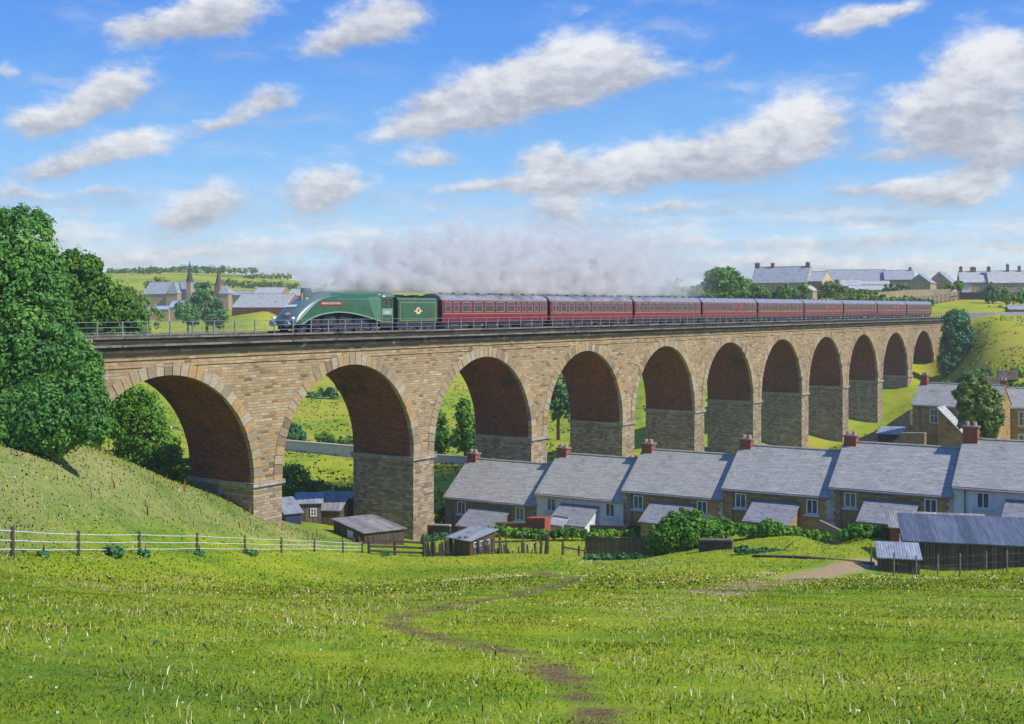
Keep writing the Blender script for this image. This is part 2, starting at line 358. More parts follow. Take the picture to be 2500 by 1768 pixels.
M['leaf_bright'] = m_leaf('leaf_bright', [(0, (.028, .105, .012)), (.4, (.075, .22, .015)), (.7, (.16, .34, .02)), (1, (.28, .44, .035))])
M['leaf_olive'] = m_leaf('leaf_olive', [(0, (.035, .05, .015)), (.35, (.085, .14, .025)), (.7, (.19, .28, .055)), (1, (.45, .54, .18))])
M['leaf_blue'] = m_leaf('leaf_bluegreen', [(0, (.02, .085, .035)), (.4, (.05, .17, .06)), (.75, (.10, .27, .09)), (1, (.26, .40, .20))])
M['leaf_far'] = m_leaf('leaf_far', [(0, (.075, .16, .022)), (.4, (.13, .24, .025)), (.7, (.20, .31, .03)), (1, (.30, .37, .04))])
M['bark'] = m_plain('bark', (.07, .05, .035), .9, 6, .7, .03)
# ------------------------------------------------------------------ ground sheet
def seg_dist(x, y, pl):
    d = np.full(np.shape(x), 1e9)
    for (ax, ay), (bx, by) in zip(pl[:-1], pl[1:]):
        dx, dy = bx-ax, by-ay; L = dx*dx+dy*dy
        t = np.clip(((x-ax)*dx+(y-ay)*dy)/L, 0, 1)
        d = np.minimum(d, np.hypot(x-ax-t*dx, y-ay-t*dy))
    return d
def ray_ground(u, v):               # where the slope of the field meets that sight line
    Z = 6.0
    while Z < 140:
        x = (u-CX)*Z/F
        if G(x, Z) > EYE+(HV-v)*Z/F: break
        Z *= 1.01
    return ((u-CX)*Z/F, Z)
TRACK = [ray_ground(*q) for q in ((1345,1640),(1330,1600),(1290,1540),(1230,1492),(1120,1458),(1010,1436),(925,1418),(880,1400),(930,1376),(1040,1354),(1180,1328),(1270,1308),(1285,1296),(1210,1284))]
TRACK2 = [ray_ground(*q) for q in ((1960,1262),(1900,1272),(1820,1290),(1720,1308),(1600,1330))]
def bump2(x, y, c, rx, ry): return np.exp(-(((x-c[0])/rx)**2+((y-c[1])/ry)**2))
def lush(x, y): return np.clip(bump2(x, y, (-5.5, 15), 4.5, 5)+.9*bump2(x, y, (5.8, 14.5), 2.6, 4)+.7*bump2(x, y, (-10, 27), 5, 7)+.5*bump2(x, y, (9, 22), 3.5, 4)+.5*bump2(x, y, (-1, 12), 3, 2), 0, 1)

na, nr = 640, 420
A_ = np.linspace(R(-100), R(100), na); L_ = np.concatenate([[.5, 1.4, 2.4], np.exp(np.linspace(math.log(3.2), math.log(1150), nr-3))])
AA, RR = np.meshgrid(A_, L_); GX = RR*np.sin(AA); GY = RR*np.cos(AA)
GZ = GN(GX, GY)
def hummock(X, Y):
    r = np.hypot(X, Y)
    return (np.sin(X*1.3+.7*Y)*np.cos(Y*.9-.4*X))*.05*np.clip(r/15, 0, 1)*np.clip(1.2-r/140, 0, 1)
GZ += hummock(GX, GY)
me = bpy.data.meshes.new('ground')
idx = np.arange(na*nr).reshape(nr, na)
fc = np.stack([idx[:-1, :-1], idx[:-1, 1:], idx[1:, 1:], idx[1:, :-1]], -1).reshape(-1, 4)
me.vertices.add(na*nr); me.vertices.foreach_set('co', np.stack([GX, GY, GZ], -1).astype(np.float32).ravel())
me.loops.add(fc.size); me.loops.foreach_set('vertex_index', fc[:, ::-1].astype(np.int32).ravel())
me.polygons.add(len(fc)); me.polygons.foreach_set('loop_start', np.arange(0, fc.size, 4, dtype=np.int32)); me.polygons.foreach_set('loop_total', np.full(len(fc), 4, np.int32))
me.polygons.foreach_set('use_smooth', [True]*len(fc)); me.update(calc_edges=True)
def masks(X, Y):
    U = CX+F*X/np.maximum(Y, 1.0)
    dirt = np.exp(-(seg_dist(X, Y, TRACK)/np.interp(Y, [10, 40, 90], [.5, .8, 1.7]))**2)
    d2 = np.exp(-(seg_dist(X, Y, TRACK2)/1.7)**2)
    bank = 1/(1+np.exp(-(Y-(48+.066*(U-28))-1.0)/1.2))*np.clip((850-U)/200, 0, 1)*(Y < 140)
    bank *= 1/(1+np.exp((Y-(83.0+(U-230)*.0345)-9)/3.0))
    far = 1/(1+np.exp(-(Y-128)/8))*(U < 1900)+1/(1+np.exp(-(Y-170)/10))*(U >= 1900)
    yard = (1/(1+np.exp(-(Y-np.interp(U, [1000, 1500, 1750, 2000, 2300], [98, 91, 80, 76, 76]))/1.0)))*(U > 960)*(Y < 125)*.8
    return dirt, d2, bank, np.maximum(far, yard)
m4 = masks(GX, GY)
at = me.attributes.new('mask', 'FLOAT_COLOR', 'POINT')
at.data.foreach_set('color', np.stack([*m4], -1).astype(np.float32).ravel())
at = me.attributes.new('lush', 'FLOAT', 'POINT'); at.data.foreach_set('value', lush(GX, GY).astype(np.float32).ravel())
n = NT('meadow_ground'); ob = n.coord()
ma = n.n('ShaderNodeAttribute', attribute_name='mask'); sp = n.n('ShaderNodeSeparateColor'); n.set(sp, 'i0', ma.outputs['Color'])
n1 = n.noise(ob, .11, 4, .6); n2 = n.noise(ob, 1.1, 5, .65); n3 = n.noise(ob, 7, 4, .7)
mixn = n.math('ADD', n.math('MULTIPLY', n1, .55), n.math('ADD', n.math('MULTIPLY', n2, .35), n.math('MULTIPLY', n3, .12)))
near_c = n.ramp(mixn, [(.38, (.10, .185, .012)), (.46, (.165, .255, .013)), (.54, (.25, .32, .016)), (.63, (.34, .34, .025))])
bank_c = n.ramp(mixn, [(.36, (.10, .16, .035)), (.46, (.17, .22, .055)), (.56, (.25, .26, .09)), (.66, (.33, .29, .135))])
f1 = n.noise(ob, .021, 4, .6); f2 = n.noise(scale(ob, n, 1, .6, 1), .22, 6, .75)
far_c = n.ramp(n.math('ADD', n.math('MULTIPLY', f1, .45), n.math('ADD', n.math('MULTIPLY', f2, .45), n.math('MULTIPLY', n2, .10))), [(.38, (.12, .20, .018)), (.445, (.20, .275, .018)), (.50, (.28, .32, .02)), (.55, (.36, .33, .03)), (.61, (.33, .25, .05))])
near_c = n.mix(n.math('MULTIPLY', n.attr('lush'), .45), near_c, n.ramp(mixn, [(.38, (.04, .10, .016)), (.6, (.09, .165, .02))]))
c = n.mix(sp.outputs['Blue'], near_c, bank_c)
c = n.mix(ma.outputs['Alpha'], c, far_c)
dn = n.noise(ob, .9, 5, .7)
c = n.mix(n.smooth(n.math('ADD', n.math('MULTIPLY', sp.outputs['Red'], .63), n.math('MULTIPLY', n.math('SUBTRACT', dn, .5), 1.7)), .22, .80), c, n.ramp(n3, [(.3, (.10, .065, .03)), (.7, (.21, .14, .065))]))
c = n.mix(n.smooth(n.math('ADD', sp.outputs['Green'], n.math('SUBTRACT', dn, .5)), .35, .8), c, n.ramp(n3, [(.3, (.30, .20, .095)), (.7, (.44, .32, .17))]))
n.bsdf(c, .95, n.math('ADD', n2, n.math('MULTIPLY', n3, .5)), .12, .6, spec=.1)
me.materials.append(n.m)
ground = bpy.data.objects.new('ground', me); COL.objects.link(ground); ground['kind'] = 'structure'

# ------------------------------------------------------------------ meadow grass, built as blades
def field_points(N, z0, z1, power):
    t = RNG.random(N); Z = (z0**power+t*(z1**power-z0**power))**(1/power)
    u = RNG.uniform(-420, 2760, N); X = (u-CX)*Z/F
    return X, Z, u
def vnoise(x, y, s, seed=0):
    r = np.random.default_rng(seed); tb = r.random((64, 64)); x = x*s; y = y*s
    xi, yi = np.floor(x).astype(int), np.floor(y).astype(int); fx, fy = x-xi, y-yi
    fx = fx*fx*(3-2*fx); fy = fy*fy*(3-2*fy)
    g = lambda a, b: tb[a % 64, b % 64]
    return (g(xi, yi)*(1-fx)+g(xi+1, yi)*fx)*(1-fy)+(g(xi, yi+1)*(1-fx)+g(xi+1, yi+1)*fx)*fy
def blades(X, Y, h, w, lean, tint, name, mat, seg=2):
    N = len(X); Zg = GN(X, Y)+hummock(X, Y)-.012
    th = RNG.uniform(0, 2*np.pi, N); ld = RNG.uniform(0, 2*np.pi, N)
    base = np.stack([X, Y, Zg], -1); wd = np.stack([np.cos(th), np.sin(th)*.5, 0*th], -1)*(w/2)[:, None]
    l = np.stack([np.cos(ld), np.sin(ld), 0*ld], -1)*(lean*h)[:, None]; up = np.array([0, 0, 1.])
    mid = base+l*.3+up*(h*.55)[:, None]; tip = base+l+up*(h*(1-.25*lean))[:, None]
    v = np.stack([base-wd, base+wd, mid+wd*.8, tip, mid-wd*.8], 1).reshape(-1, 3)
    return np_mesh(name, v, 5, mat, tint)
def m_grass(name, stops):
    n = NT(name); t = n.attr('tint'); col = n.ramp(t, stops)
    d = n.n('ShaderNodeBsdfDiffuse'); n.set(d, 'Color', col); nn = n.vmath('NORMALIZE', n.vmath('ADD', n.vmath('MULTIPLY', n.n('ShaderNodeNewGeometry').outputs['Normal'], (.18, .18, .18)), (0, 0, 1))); n.set(d, 'Normal', nn); n.t.links.new(d.outputs[0], n.out.inputs[0]); return n.m
GR = m_grass('grass_blade', [(0, (.10, .20, .016)), (.25, (.18, .29, .016)), (.5, (.275, .36, .018)), (.70, (.39, .43, .03)), (.82, (.50, .46, .10)), (1, (.88, .82, .58))])
X, Y, U = field_points(400000, 8.5, 60, .95)
keep = RNG.random(len(X)) > masks(X, Y)[0]*.6
X, Y, U = X[keep], Y[keep], U[keep]
pat = vnoise(X, Y, .35, 1)*.5+vnoise(X, Y, 1.3, 2)*.5
h = (.028+.050*pat**1.4)*RNG.uniform(.6, 1.4, len(X))*np.interp(Y, [8, 20, 60], [.8, 1, 1.2])
tint = np.clip(.50+(vnoise(X, Y, .22, 3)-.5)*.55+(vnoise(X, Y, 1.1, 4)-.5)*.35+RNG.normal(0, .17, len(X))-.16*lush(X, Y), 0, .88)
g = blades(X, Y, h, RNG.uniform(.007, .015, len(X))*np.interp(Y, [8, 60], [.8, 2.6]), RNG.uniform(.3, 1.1, len(X)), tint, 'grass', GR)
tag(g, 'meadow of short mixed green grass covering the foreground slope', 'grass', kind='stuff')
X, Y, U = field_points(13500, 8.5, 60, 1.3)
keep = (vnoise(X, Y, .3, 8) > .40) & (masks(X, Y)[0] < .5); X, Y = X[keep], Y[keep]
g = blades(X, Y, RNG.uniform(.07, .2, len(X)), RNG.uniform(.008, .017, len(X))*np.interp(Y, [8, 50], [.9, 2.0]), RNG.uniform(.05, .75, len(X)), RNG.uniform(.74, 1, len(X)), 'straw_stalks', GR)
tag(g, 'scattered pale straw coloured seed stalks standing above the meadow grass', 'grass stalks', kind='stuff')
# tussocks further out and on the bank
X, Y, U = field_points(98000, 45, 112, 1.3)
mk = masks(X, Y); keep = ((Y < 104) | ((U < 820) & (Y < 83.0+(U-230)*.0345+2))) & ((U > 820) | (Y < 83.0+(U-230)*.0345+2)) & (mk[1] < .3) & (mk[0] < .4)
X, Y, U = X[keep], Y[keep], U[keep]; bk = masks(X, Y)[2]
tint = np.clip(np.where(bk > .5, .66, .56)+(vnoise(X, Y, .13, 5)-.5)*np.where(bk > .5, .3, .6)+(vnoise(X, Y, .6, 6)-.5)*np.where(bk > .5, .2, .4)+RNG.normal(0, .07, len(X)), 0, .97)
g = blades(X, Y, RNG.uniform(.05, .13, len(X))*(1+.4*bk), RNG.uniform(.04, .09, len(X)), RNG.uniform(.1, .8, len(X)), tint, 'tussock_grass', GR)
tag(g, 'rougher pale tussock grass on the lower field and the bank below the big tree', 'grass', kind='stuff')
def rough(N, u0, u1, z0, z1, h0, h1, w, lo, hi, label, cond=None):
    u = RNG.uniform(u0, u1, N); Z = z0+(z1-z0)*RNG.random(N)**1.3; X = (u-CX)*Z/F
    k = vnoise(X, Z, .12, 11)*.6+vnoise(X, Z, .45, 12)*.4
    m = k > .42
    if cond is not None: m &= cond(X, Z)
    X, Z, k = X[m], Z[m], k[m]
    g = blades(X, Z, RNG.uniform(h0, h1, len(X)), RNG.uniform(w*.6, w*1.3, len(X)), RNG.uniform(.2, .9, len(X)), np.clip(lo+(hi-lo)*(vnoise(X, Z, .08, 13)*.7+RNG.random(len(X))*.3), 0, .95), 'rough_pasture', GP_)
    tag(g, label, 'rough grass', kind='stuff')
GP_ = m_grass('pasture_blade', [(0, (.10, .19, .02)), (.35, (.20, .28, .02)), (.6, (.30, .33, .022)), (.8, (.36, .30, .05)), (1, (.34, .24, .09))])
vface = lambda X, Y: (X-VX0)*DY0-(Y-VZ0)*DX0
_th = math.atan2(1814, F); DX0, DY0 = math.sin(_th), math.cos(_th); VZ0 = 225900.0/2330; VX0 = (632-CX)*VZ0/F
rough(16000, 1780, 2480, 150, 262, .18, .42, .34, .25, 1.0, 'coarse yellow brown tufted pasture on the right hand hillside below the railway', lambda X, Y: (vface(X, Y) > 1.5) & ~((X > 48) & (X < 82) & (Y > 128) & (Y < 158)))
rough(26000, 150, 1700, 125, 330, .15, .36, .40, .0, .75, 'coarse green tufted pasture of the valley fields behind the viaduct', lambda X, Y: vface(X, Y) < -9)
FLW = m_tint('flower_heads', [(0, (.75, .74, .66)), (.5, (.78, .75, .6)), (.62, (.75, .5, .04)), (1, (.8, .6, .05))], amt=.1)
def flowers(N, tintf, name, label):
    X, Y, U = field_points(N, 9, 70, 1.2); Z = GN(X, Y)+RNG.uniform(.10, .26, N); s = RNG.uniform(.007, .016, N)*np.interp(Y, [9, 70], [1, 2.6])
    c = np.stack([X, Y, Z], -1); q = []
    for k in range(5):
        a = 2*np.pi*k/5; q.append(c+np.stack([s*np.cos(a), s*.35*np.sin(a), s*.85*np.sin(a)], -1))
    o = np_mesh(name, np.stack(q, 1).reshape(-1, 3), 5, FLW, tintf(N)); tag(o, label, 'wildflowers', kind='stuff')
flowers(420, lambda N: RNG.uniform(0, .45, N), 'white_flowers', 'tiny white flower heads sprinkled through the meadow grass')
flowers(260, lambda N: RNG.uniform(.65, 1, N), 'yellow_flowers', 'tiny yellow flower heads dotted through the meadow grass')
X = []; Y = []
for u, Z in [(i, j) for i, j in zip(RNG.uniform(150, 820, 46), RNG.random(46))]:
    Zf = 50+.066*(u-28); Zr = 83+(max(u, 230)-230)*.0345; z = Zf+Z*(Zr-Zf); X.append((u-CX)*z/F); Y.append(z)
X, Y = np.array(X), np.array(Y)
RD = m_tint('sorrel_red', [(0, (.20, .06, .03)), (1, (.34, .13, .06))], amt=.2)
g = blades(X, Y, RNG.uniform(.5, .95, len(X)), np.full(len(X), .10), RNG.uniform(.05, .3, len(X)), RNG.random(len(X)), 'sorrel_stalks', RD)
tag(g, 'thin rusty red sorrel stalks dotted over the grassy bank on the left', 'sorrel', kind='stuff')

# ------------------------------------------------------------------ sky: sunlit air with broken cumulus
w = bpy.data.worlds.new('World'); SC.world = w; w.use_nodes = True
SUN_EL, SUN_AZ = 47.0, 116.0        # azimuth clockwise from the viewing direction
t = w.node_tree; t.nodes.clear()
n = NT.__new__(NT); n.t = t; n.m = None
out = n.n('ShaderNodeOutputWorld'); bg = n.n('ShaderNodeBackground')
sky = n.n('ShaderNodeTexSky', sky_type='NISHITA', sun_disc=False, sun_elevation=R(SUN_EL), sun_rotation=R(SUN_AZ), altitude=100, air_density=1.0, dust_density=.6, ozone_density=2.2)
d = n.coord('Generated')
sx = n.n('ShaderNodeSeparateXYZ'); n.set(sx, 'i0', d)
az = n.math('ARCTAN2', sx.outputs[0], sx.outputs[1]); el = n.math('ARCSINE', sx.outputs[2])
cmb = n.n('ShaderNodeCombineXYZ'); n.set(cmb, 'i0', az); n.set(cmb, 'i1', el); ae = cmb.outputs[0]
# domain warp (fine detail comes from noise on the direction vector itself)
wn = n.noise(scale(ae, n, 1, 1.5, 1), 9, 4, .62, out='Color'); wn2 = n.noise(scale(ae, n, 1, 1.5, 1), 26, 5, .66, out='Color')
wv = n.vmath('ADD', n.vmath('MULTIPLY', n.vmath('SUBTRACT', wn, (.5, .5, .5)), (.034, .022, 0)), n.vmath('MULTIPLY', n.vmath('SUBTRACT', wn2, (.5, .5, .5)), (.030, .017, 0)))
aw = n.vmath('ADD', ae, wv)
CL = [ # column, row, half length, half height, tilt, strength
 (500,15,110,48,18,1.1),(350,62,115,28,20,1.0),(860,35,95,48,22,1.05),(760,88,95,28,25,.8),
 (262,190,78,42,24,1.05),(150,250,85,30,30,.95),(600,225,75,28,22,.95),(500,275,65,20,14,.8),(270,330,120,34,10,1.0),(120,375,95,22,10,.85),
 (470,455,85,42,18,1.05),(400,495,70,22,10,.8),(725,425,85,48,6,1.15),(1310,140,130,62,14,1.15),(1130,205,165,60,14,1.1),(1440,160,120,26,10,.7),(980,280,150,26,16,.9),(1010,235,95,26,8,.7),
 (1790,275,85,62,30,1.15),(1660,340,165,62,8,1.15),(1420,370,190,42,6,1.1),(1225,352,45,24,0,1.0),(1240,410,130,24,4,.8),(960,355,70,22,8,.9),
 (2220,150,105,80,20,1.15),(2130,250,150,72,12,1.15),(2260,320,130,46,4,1.0),(1990,345,70,12,6,.45),(1890,45,95,30,16,.95),(2010,15,85,14,12,.6),
 (2190,400,80,30,22,.95),(2100,445,150,24,4,.9),(1940,428,110,17,4,.8),(1500,470,105,13,2,.75),(1258,470,78,34,0,1.05),(1040,420,110,15,4,.6),(240,432,85,20,2,.75),(50,430,75,20,0,.75),
 (60,270,70,30,10,.6),(5,150,35,20,0,.6),(650,545,420,22,0,.55),(1150,550,300,30,0,.5),(1850,540,420,20,0,.7),(2100,590,420,26,0,.6),(300,575,380,22,0,.75),(1700,590,320,20,0,.6),
 (1300,20,60,10,16,.3),(1640,130,70,14,22,.35),(1380,505,260,10,2,.4),(1900,490,200,10,2,.45)]
rho = None; shs = None
for (u, v, ru, rv, tl, st) in CL:
    a0 = math.atan2(u-CX, F); e0 = math.atan2(HV-v, math.hypot(F, u-CX))
    mp = n.n('ShaderNodeMapping', vector_type='TEXTURE'); n.set(mp, 'Vector', aw)
    k = 1/F*math.cos(a0)
    mp.inputs['Location'].default_value = (a0, e0, 0); mp.inputs['Rotation'].default_value = (0, 0, R(tl*.66)); mp.inputs['Scale'].default_value = (ru*k*1.22, rv*k*1.26, 1)
    ln = n.vmath('DOT_PRODUCT', mp.outputs[0], mp.outputs[0], out=1)
    g_ = n.math('MULTIPLY', n.math('POWER', 3.6, n.math('MULTIPLY', ln, -1)), st)
    s2 = n.n('ShaderNodeSeparateXYZ'); n.set(s2, 'i0', mp.outputs[0])
    sh = n.math('MULTIPLY', g_, n.math('ADD', s2.outputs[1], n.math('MULTIPLY', s2.outputs[0], .12)))
    rho = g_ if rho is None else n.math('ADD', rho, g_); shs = sh if shs is None else n.math('ADD', shs, sh)
fb = n.noise(scale(ae, n, 1, 1.7, 1), 15, 8, .64); fb2 = n.noise(scale(ae, n, 1, 2.0, 1), 48, 5, .65)
den = n.math('ADD', rho, n.math('ADD', n.math('MULTIPLY', n.math('SUBTRACT', fb, .5), 1.25), n.math('MULTIPLY', n.math('SUBTRACT', fb2, .5), .45)))
cov = n.smooth(den, .17, .92)
rt = n.n('ShaderNodeMapping'); n.set(rt, 'Vector', aw); rt.inputs['Rotation'].default_value = (0, 0, R(-14)); rt.inputs['Scale'].default_value = (1, 4.2, 1)
wz = n.noise(rt.outputs[0], 7, 7, .66); wl = n.smooth(n.noise(ae, 4.5, 2), .40, .62)
wisp = n.math('MULTIPLY', n.math('MULTIPLY', n.smooth(wz, .46, .80), wl), .62)
band = n.math('MULTIPLY', n.smooth(n.noise(scale(ae, n, 1, 5, 1), 12, 6, .65), .38, .66), n.math('MULTIPLY', n.math('SUBTRACT', 1, n.smooth(el, .050, .125)), .85))
cov = n.math('MAXIMUM', cov, n.math('MAXIMUM', wisp, band))
shade = n.math('DIVIDE', shs, n.math('ADD', rho, .15))
lit = n.math('ADD', n.math('ADD', n.math('MULTIPLY', shade, .50), .54), n.math('ADD', n.math('MULTIPLY', n.math('SUBTRACT', fb, .5), 1.3), n.math('MULTIPLY', n.math('SUBTRACT', fb2, .5), 1.0)))
ccol = n.ramp(lit, [(.16, (3.6, 3.75, 4.4)), (.38, (4.5, 4.65, 5.2)), (.62, (6.0, 6.1, 6.5)), (.90, (7.5, 7.55, 7.7))])
# slight saturation of the clear blue, paler toward the horizon
elu = n.smooth(el, .0, .30)
blue = n.ramp(n.math('DIVIDE', el, .30), [(0, (6.3, 7.4, 8.2)), (.14, (4.6, 6.6, 8.4)), (.36, (2.2, 4.8, 8.4)), (.68, (.92, 3.0, 7.8)), (1, (.55, 2.1, 7.2))])
clear = n.mix(.90, sky.outputs[0], blue)
col = n.mix(n.math('MULTIPLY', cov, .93), clear, ccol)
n.set(bg, 'Color', col); n.set(bg, 'Strength', .10)
t.links.new(bg.outputs[0], out.inputs[0])

sl = bpy.data.lights.new('sun', 'SUN'); sl.energy = 4.2; sl.angle = R(.5); sl.color = (1, .95, .86)
so = bpy.data.objects.new('sun', sl); COL.objects.link(so)
sd = Vector((math.cos(R(SUN_EL))*math.sin(R(SUN_AZ)), math.cos(R(SUN_EL))*math.cos(R(SUN_AZ)), math.sin(R(SUN_EL))))
so.rotation_euler = sd.to_track_quat('Z', 'Y').to_euler(); so.location = (60, -40, 90)

cam = bpy.data.cameras.new('camera'); co = bpy.data.objects.new('camera', cam); COL.objects.link(co)
co.location = (0, 0, EYE); co.rotation_euler = (R(90), 0, 0)
cam.sensor_width = 36; cam.lens = 36*F/2296; cam.shift_y = -(812-HV)/2296; cam.clip_end = 9000; cam.clip_start = .5
SC.camera = co
vs = SC.view_settings; vs.view_transform = 'Standard'; vs.look = 'None'; vs.exposure = .25; vs.gamma = 1
SC.cycles.use_denoising = True
SC.cycles.max_bounces = 5; SC.cycles.diffuse_bounces = 2; SC.cycles.glossy_bounces = 2; SC.cycles.transmission_bounces = 3; SC.cycles.transparent_max_bounces = 8
SC.cycles.volume_bounces = 3
# ------------------------------------------------------------------ viaduct
TH = math.atan2(1814, F); DX, DY = math.sin(TH), math.cos(TH)
K0 = 225900.0; VZ = K0/(2962-632); VX = (632-CX)*VZ/F
VROT = math.atan2(DY, DX)
PITCH, PW, DEP = 20.0, 3.1, 7.3
AR = (PITCH-PW)/2
def s_of(u, y=0.0):                 # distance along the viaduct of column u at depth y behind its face
    k = (u-CX)/F
    return (VX-y*DY-k*(VZ+y*DX))/(k*DY-DX)
def VW(s, y, z): return Vector((VX+s*DX-y*DY, VZ+s*DY+y*DX, z))
zt = lambda d: EYE-d
Z_SPR, Z_CEN, Z_CORN, Z_LEDGE, Z_TOP = zt(13.8), zt(13.35), zt(3.3), zt(2.6), zt(2.05)
S0, S1 = -52.0, 204.0
via = empty('viaduct', (VX, VZ, 0), VROT, 'long sandstone railway viaduct of eleven round arches crossing the valley under the train', 'viaduct')
ARCH = [(PITCH*(k-2), PITCH*(k-2)+2*AR) for k in range(1, 12)]   # openings
def arc(x0, r, n=30, zc=Z_CEN):
    cx = x0+AR; out = [(cx-r, Z_SPR)]
    out += [(cx-r*math.cos(math.pi*i/n), zc+r*math.sin(math.pi*i/n)) for i in range(n+1)]
    return out+[(cx+r, Z_SPR)]
wb = MB()
for yy, fl in ((0, False), (DEP, True)):
    def q(a, b, c, d):
        p = [(a[0], yy, a[1]), (b[0], yy, b[1]), (c[0], yy, c[1]), (d[0], yy, d[1])]
        wb.face(p[::-1] if fl else p, .5)
    xs = S0
    for (a, b) in ARCH:
        e = a-.02
        zb = Z_SPR if xs > S0 else zt(34)
        q((xs, zb), (e, zb), (e, Z_CORN), (xs, Z_CORN))
        if xs == S0: pass
        pts = arc(a, AR+.02)
        for i in range(len(pts)-1):
            (x0, z0), (x1, z1) = pts[i], pts[i+1]
            if x1-x0 > 1e-6: q((x0, z0), (x1, z1), (x1, Z_CORN), (x0, Z_CORN))
        xs = b+.02
    q((xs, zt(30)), (S1, zt(30)), (S1, Z_CORN), (xs, Z_CORN))
wb.face([(S0, DEP, zt(34)), (S0, 0, zt(34)), (S0, 0, Z_CORN), (S0, DEP, Z_CORN)], .5)
wb.face([(S1, 0, zt(30)), (S1, DEP, zt(30)), (S1, DEP, Z_CORN), (S1, 0, Z_CORN)], .5)
wb.build('spandrel_wall', M['stone'], via)
for k, (a, b) in enumerate(ARCH):
    vb = MB(); pts = arc(a, AR+.012, 36)
    for i in range(len(pts)-1):
        (x0, z0), (x1, z1) = pts[i], pts[i+1]
        vb.face([(x0, .30, z0), (x0, DEP-.02, z0), (x1, DEP-.02, z1), (x1, .30, z1)], .5)
    vb.build('arch_vault', M['brickvault'], via)
    rb = MB(); cx = a+AR; nv = 37; r0, r1 = AR-.005, AR+.92
    for j in range(nv):
        t0 = math.pi*j/nv+.0035; t1 = math.pi*(j+1)/nv-.0035; pr = .05+random.uniform(0, .05); rr = r1+random.uniform(-.1, .08)
        def pt(r, t, y): return (cx-r*math.cos(t), y, Z_CEN+r*math.sin(t))
        tm = (t0+t1)/2
        fr = [pt(r0, t0, -pr), pt(r0, t1, -pr), pt(rr, t1, -pr), pt(rr, t0, -pr)]
        bk = [pt(r0, t0, .36), pt(r0, t1, .36), pt(rr, t1, .36), pt(rr, t0, .36)]
        tt = random.random()
        rb.face(fr, tt); rb.face(bk[::-1], tt)
        for i in range(4): rb.face([fr[i], bk[i], bk[(i+1) % 4], fr[(i+1) % 4]], tt)
    for sgn in (-1, 1):
        rb.box(*(sorted((cx+sgn*r0, cx+sgn*r1))), -.06, .36, Z_SPR, Z_CEN-.005)
    rb.build('arch_ring', M['vous'], via)
def pier(x0, x1, zb):
    b = MB(); b.box(x0, x1, 0, DEP, zb, Z_SPR-.42, .5)
    p = b.build('pier', M['pier'], via)
    i = MB(); i.box(x0-.2, x1+.2, -.2, DEP+.2, Z_SPR-.30, Z_SPR+.02); i.box(x0-.09, x1+.09, -.09, DEP+.09, Z_SPR-.42, Z_SPR-.305)
    i.build('impost_band', M['impost'], p)
for (a, b), (a2, b2) in zip(ARCH[:-1], ARCH[1:]): pier(b, a2, zt(32))
pier(-23.1, -20.0, zt(34)); pier(ARCH[-1][1], ARCH[-1][1]+.9, zt(30))
b = MB(); b.box(S0, S1, -.10, DEP+.1, Z_CORN-.42, Z_CORN-.30); b.box(S0, S1, -.08, DEP+.08, Z_CORN-.95, Z_CORN-.86)
b.build('string_course', M['stone'], via)
b = MB(); b.box(S0, S1, -.22, DEP+.22, Z_CORN, Z_LEDGE-.16); b.box(S0, S1, -.16, .25, Z_LEDGE-.008, Z_TOP-.15); b.box(S0, S1, DEP-.25, DEP+.16, Z_LEDGE-.008, Z_TOP-.15)
b.build('parapet', M['darkstone'], via)
b = MB(); b.box(S0, S1, -.48, DEP+.48, Z_LEDGE-.157, Z_LEDGE-.01); b.box(S0, S1, -.30, .42, Z_TOP-.147, Z_TOP); b.box(S0, S1, DEP-.42, DEP+.30, Z_TOP-.147, Z_TOP)
b.build('coping', M['ledge'], via)

rl = empty('railing', (VX, VZ, 0), VROT, 'thin grey iron post and rail railing along the near edge of the viaduct', 'railing')
b = MB()
for hz in (.30, .66, 1.04): b.tube([(S0, .05, Z_TOP+hz), (S1, .05, Z_TOP+hz)], .024, 6)
b.build('rail', M['railmetal'], rl)
npost = 0; s = -26.0; rest = MB()
while s < S1:
    mb = MB() if npost < 99 else rest
    mb.box(s-.042, s+.042, .01, .09, Z_TOP+.001, Z_TOP+1.07)
    if npost < 99: mb.build('post', M['railmetal'], rl)
    npost += 1; s += 2.1
ro = rest.build('post', M['railmetal'], rl); ro['kind'] = 'stuff'

tk = empty('railway_track', (VX, VZ, 0), VROT, 'railway track on its ballast bed along the top of the viaduct', 'railway track')
ZR = zt(2.42); yc = DEP/2
b = MB(); b.hexa([(S0, .43, Z_LEDGE-.005), (S1+1, .43, Z_LEDGE-.005), (S1+1, DEP-.43, Z_LEDGE-.005), (S0, DEP-.43, Z_LEDGE-.005), (S0, .9, ZR-.2), (S1+1, .9, ZR-.2), (S1+1, DEP-.9, ZR-.2), (S0, DEP-.9, ZR-.2)])
b.build('ballast_bed', M['ballast'], tk)
for sg in (-1, 1):
    b = MB(); b.box(S0, S1+1, yc+sg*.75-.035, yc+sg*.75+.035, ZR-.195, ZR); b.build('rail', M['steel'], tk)

# ------------------------------------------------------------------ train
def text_mesh(txt, size, name, mat, parent, M4, ext=.01):
    cu = bpy.data.curves.new(name, 'FONT'); cu.body = txt; cu.size = size; cu.extrude = ext; cu.align_x = 'CENTER'; cu.align_y = 'CENTER'
    tmp = bpy.data.objects.new('tmp', cu); COL.objects.link(tmp)
    dg = bpy.context.evaluated_depsgraph_get(); me = bpy.data.meshes.new_from_object(tmp.evaluated_get(dg))
    bpy.data.objects.remove(tmp); bpy.data.curves.remove(cu)
    me.name = name; me.transform(M4); me.materials.clear(); me.materials.append(mat)
    o = bpy.data.objects.new(name, me); COL.objects.link(o); o.parent = parent; return o
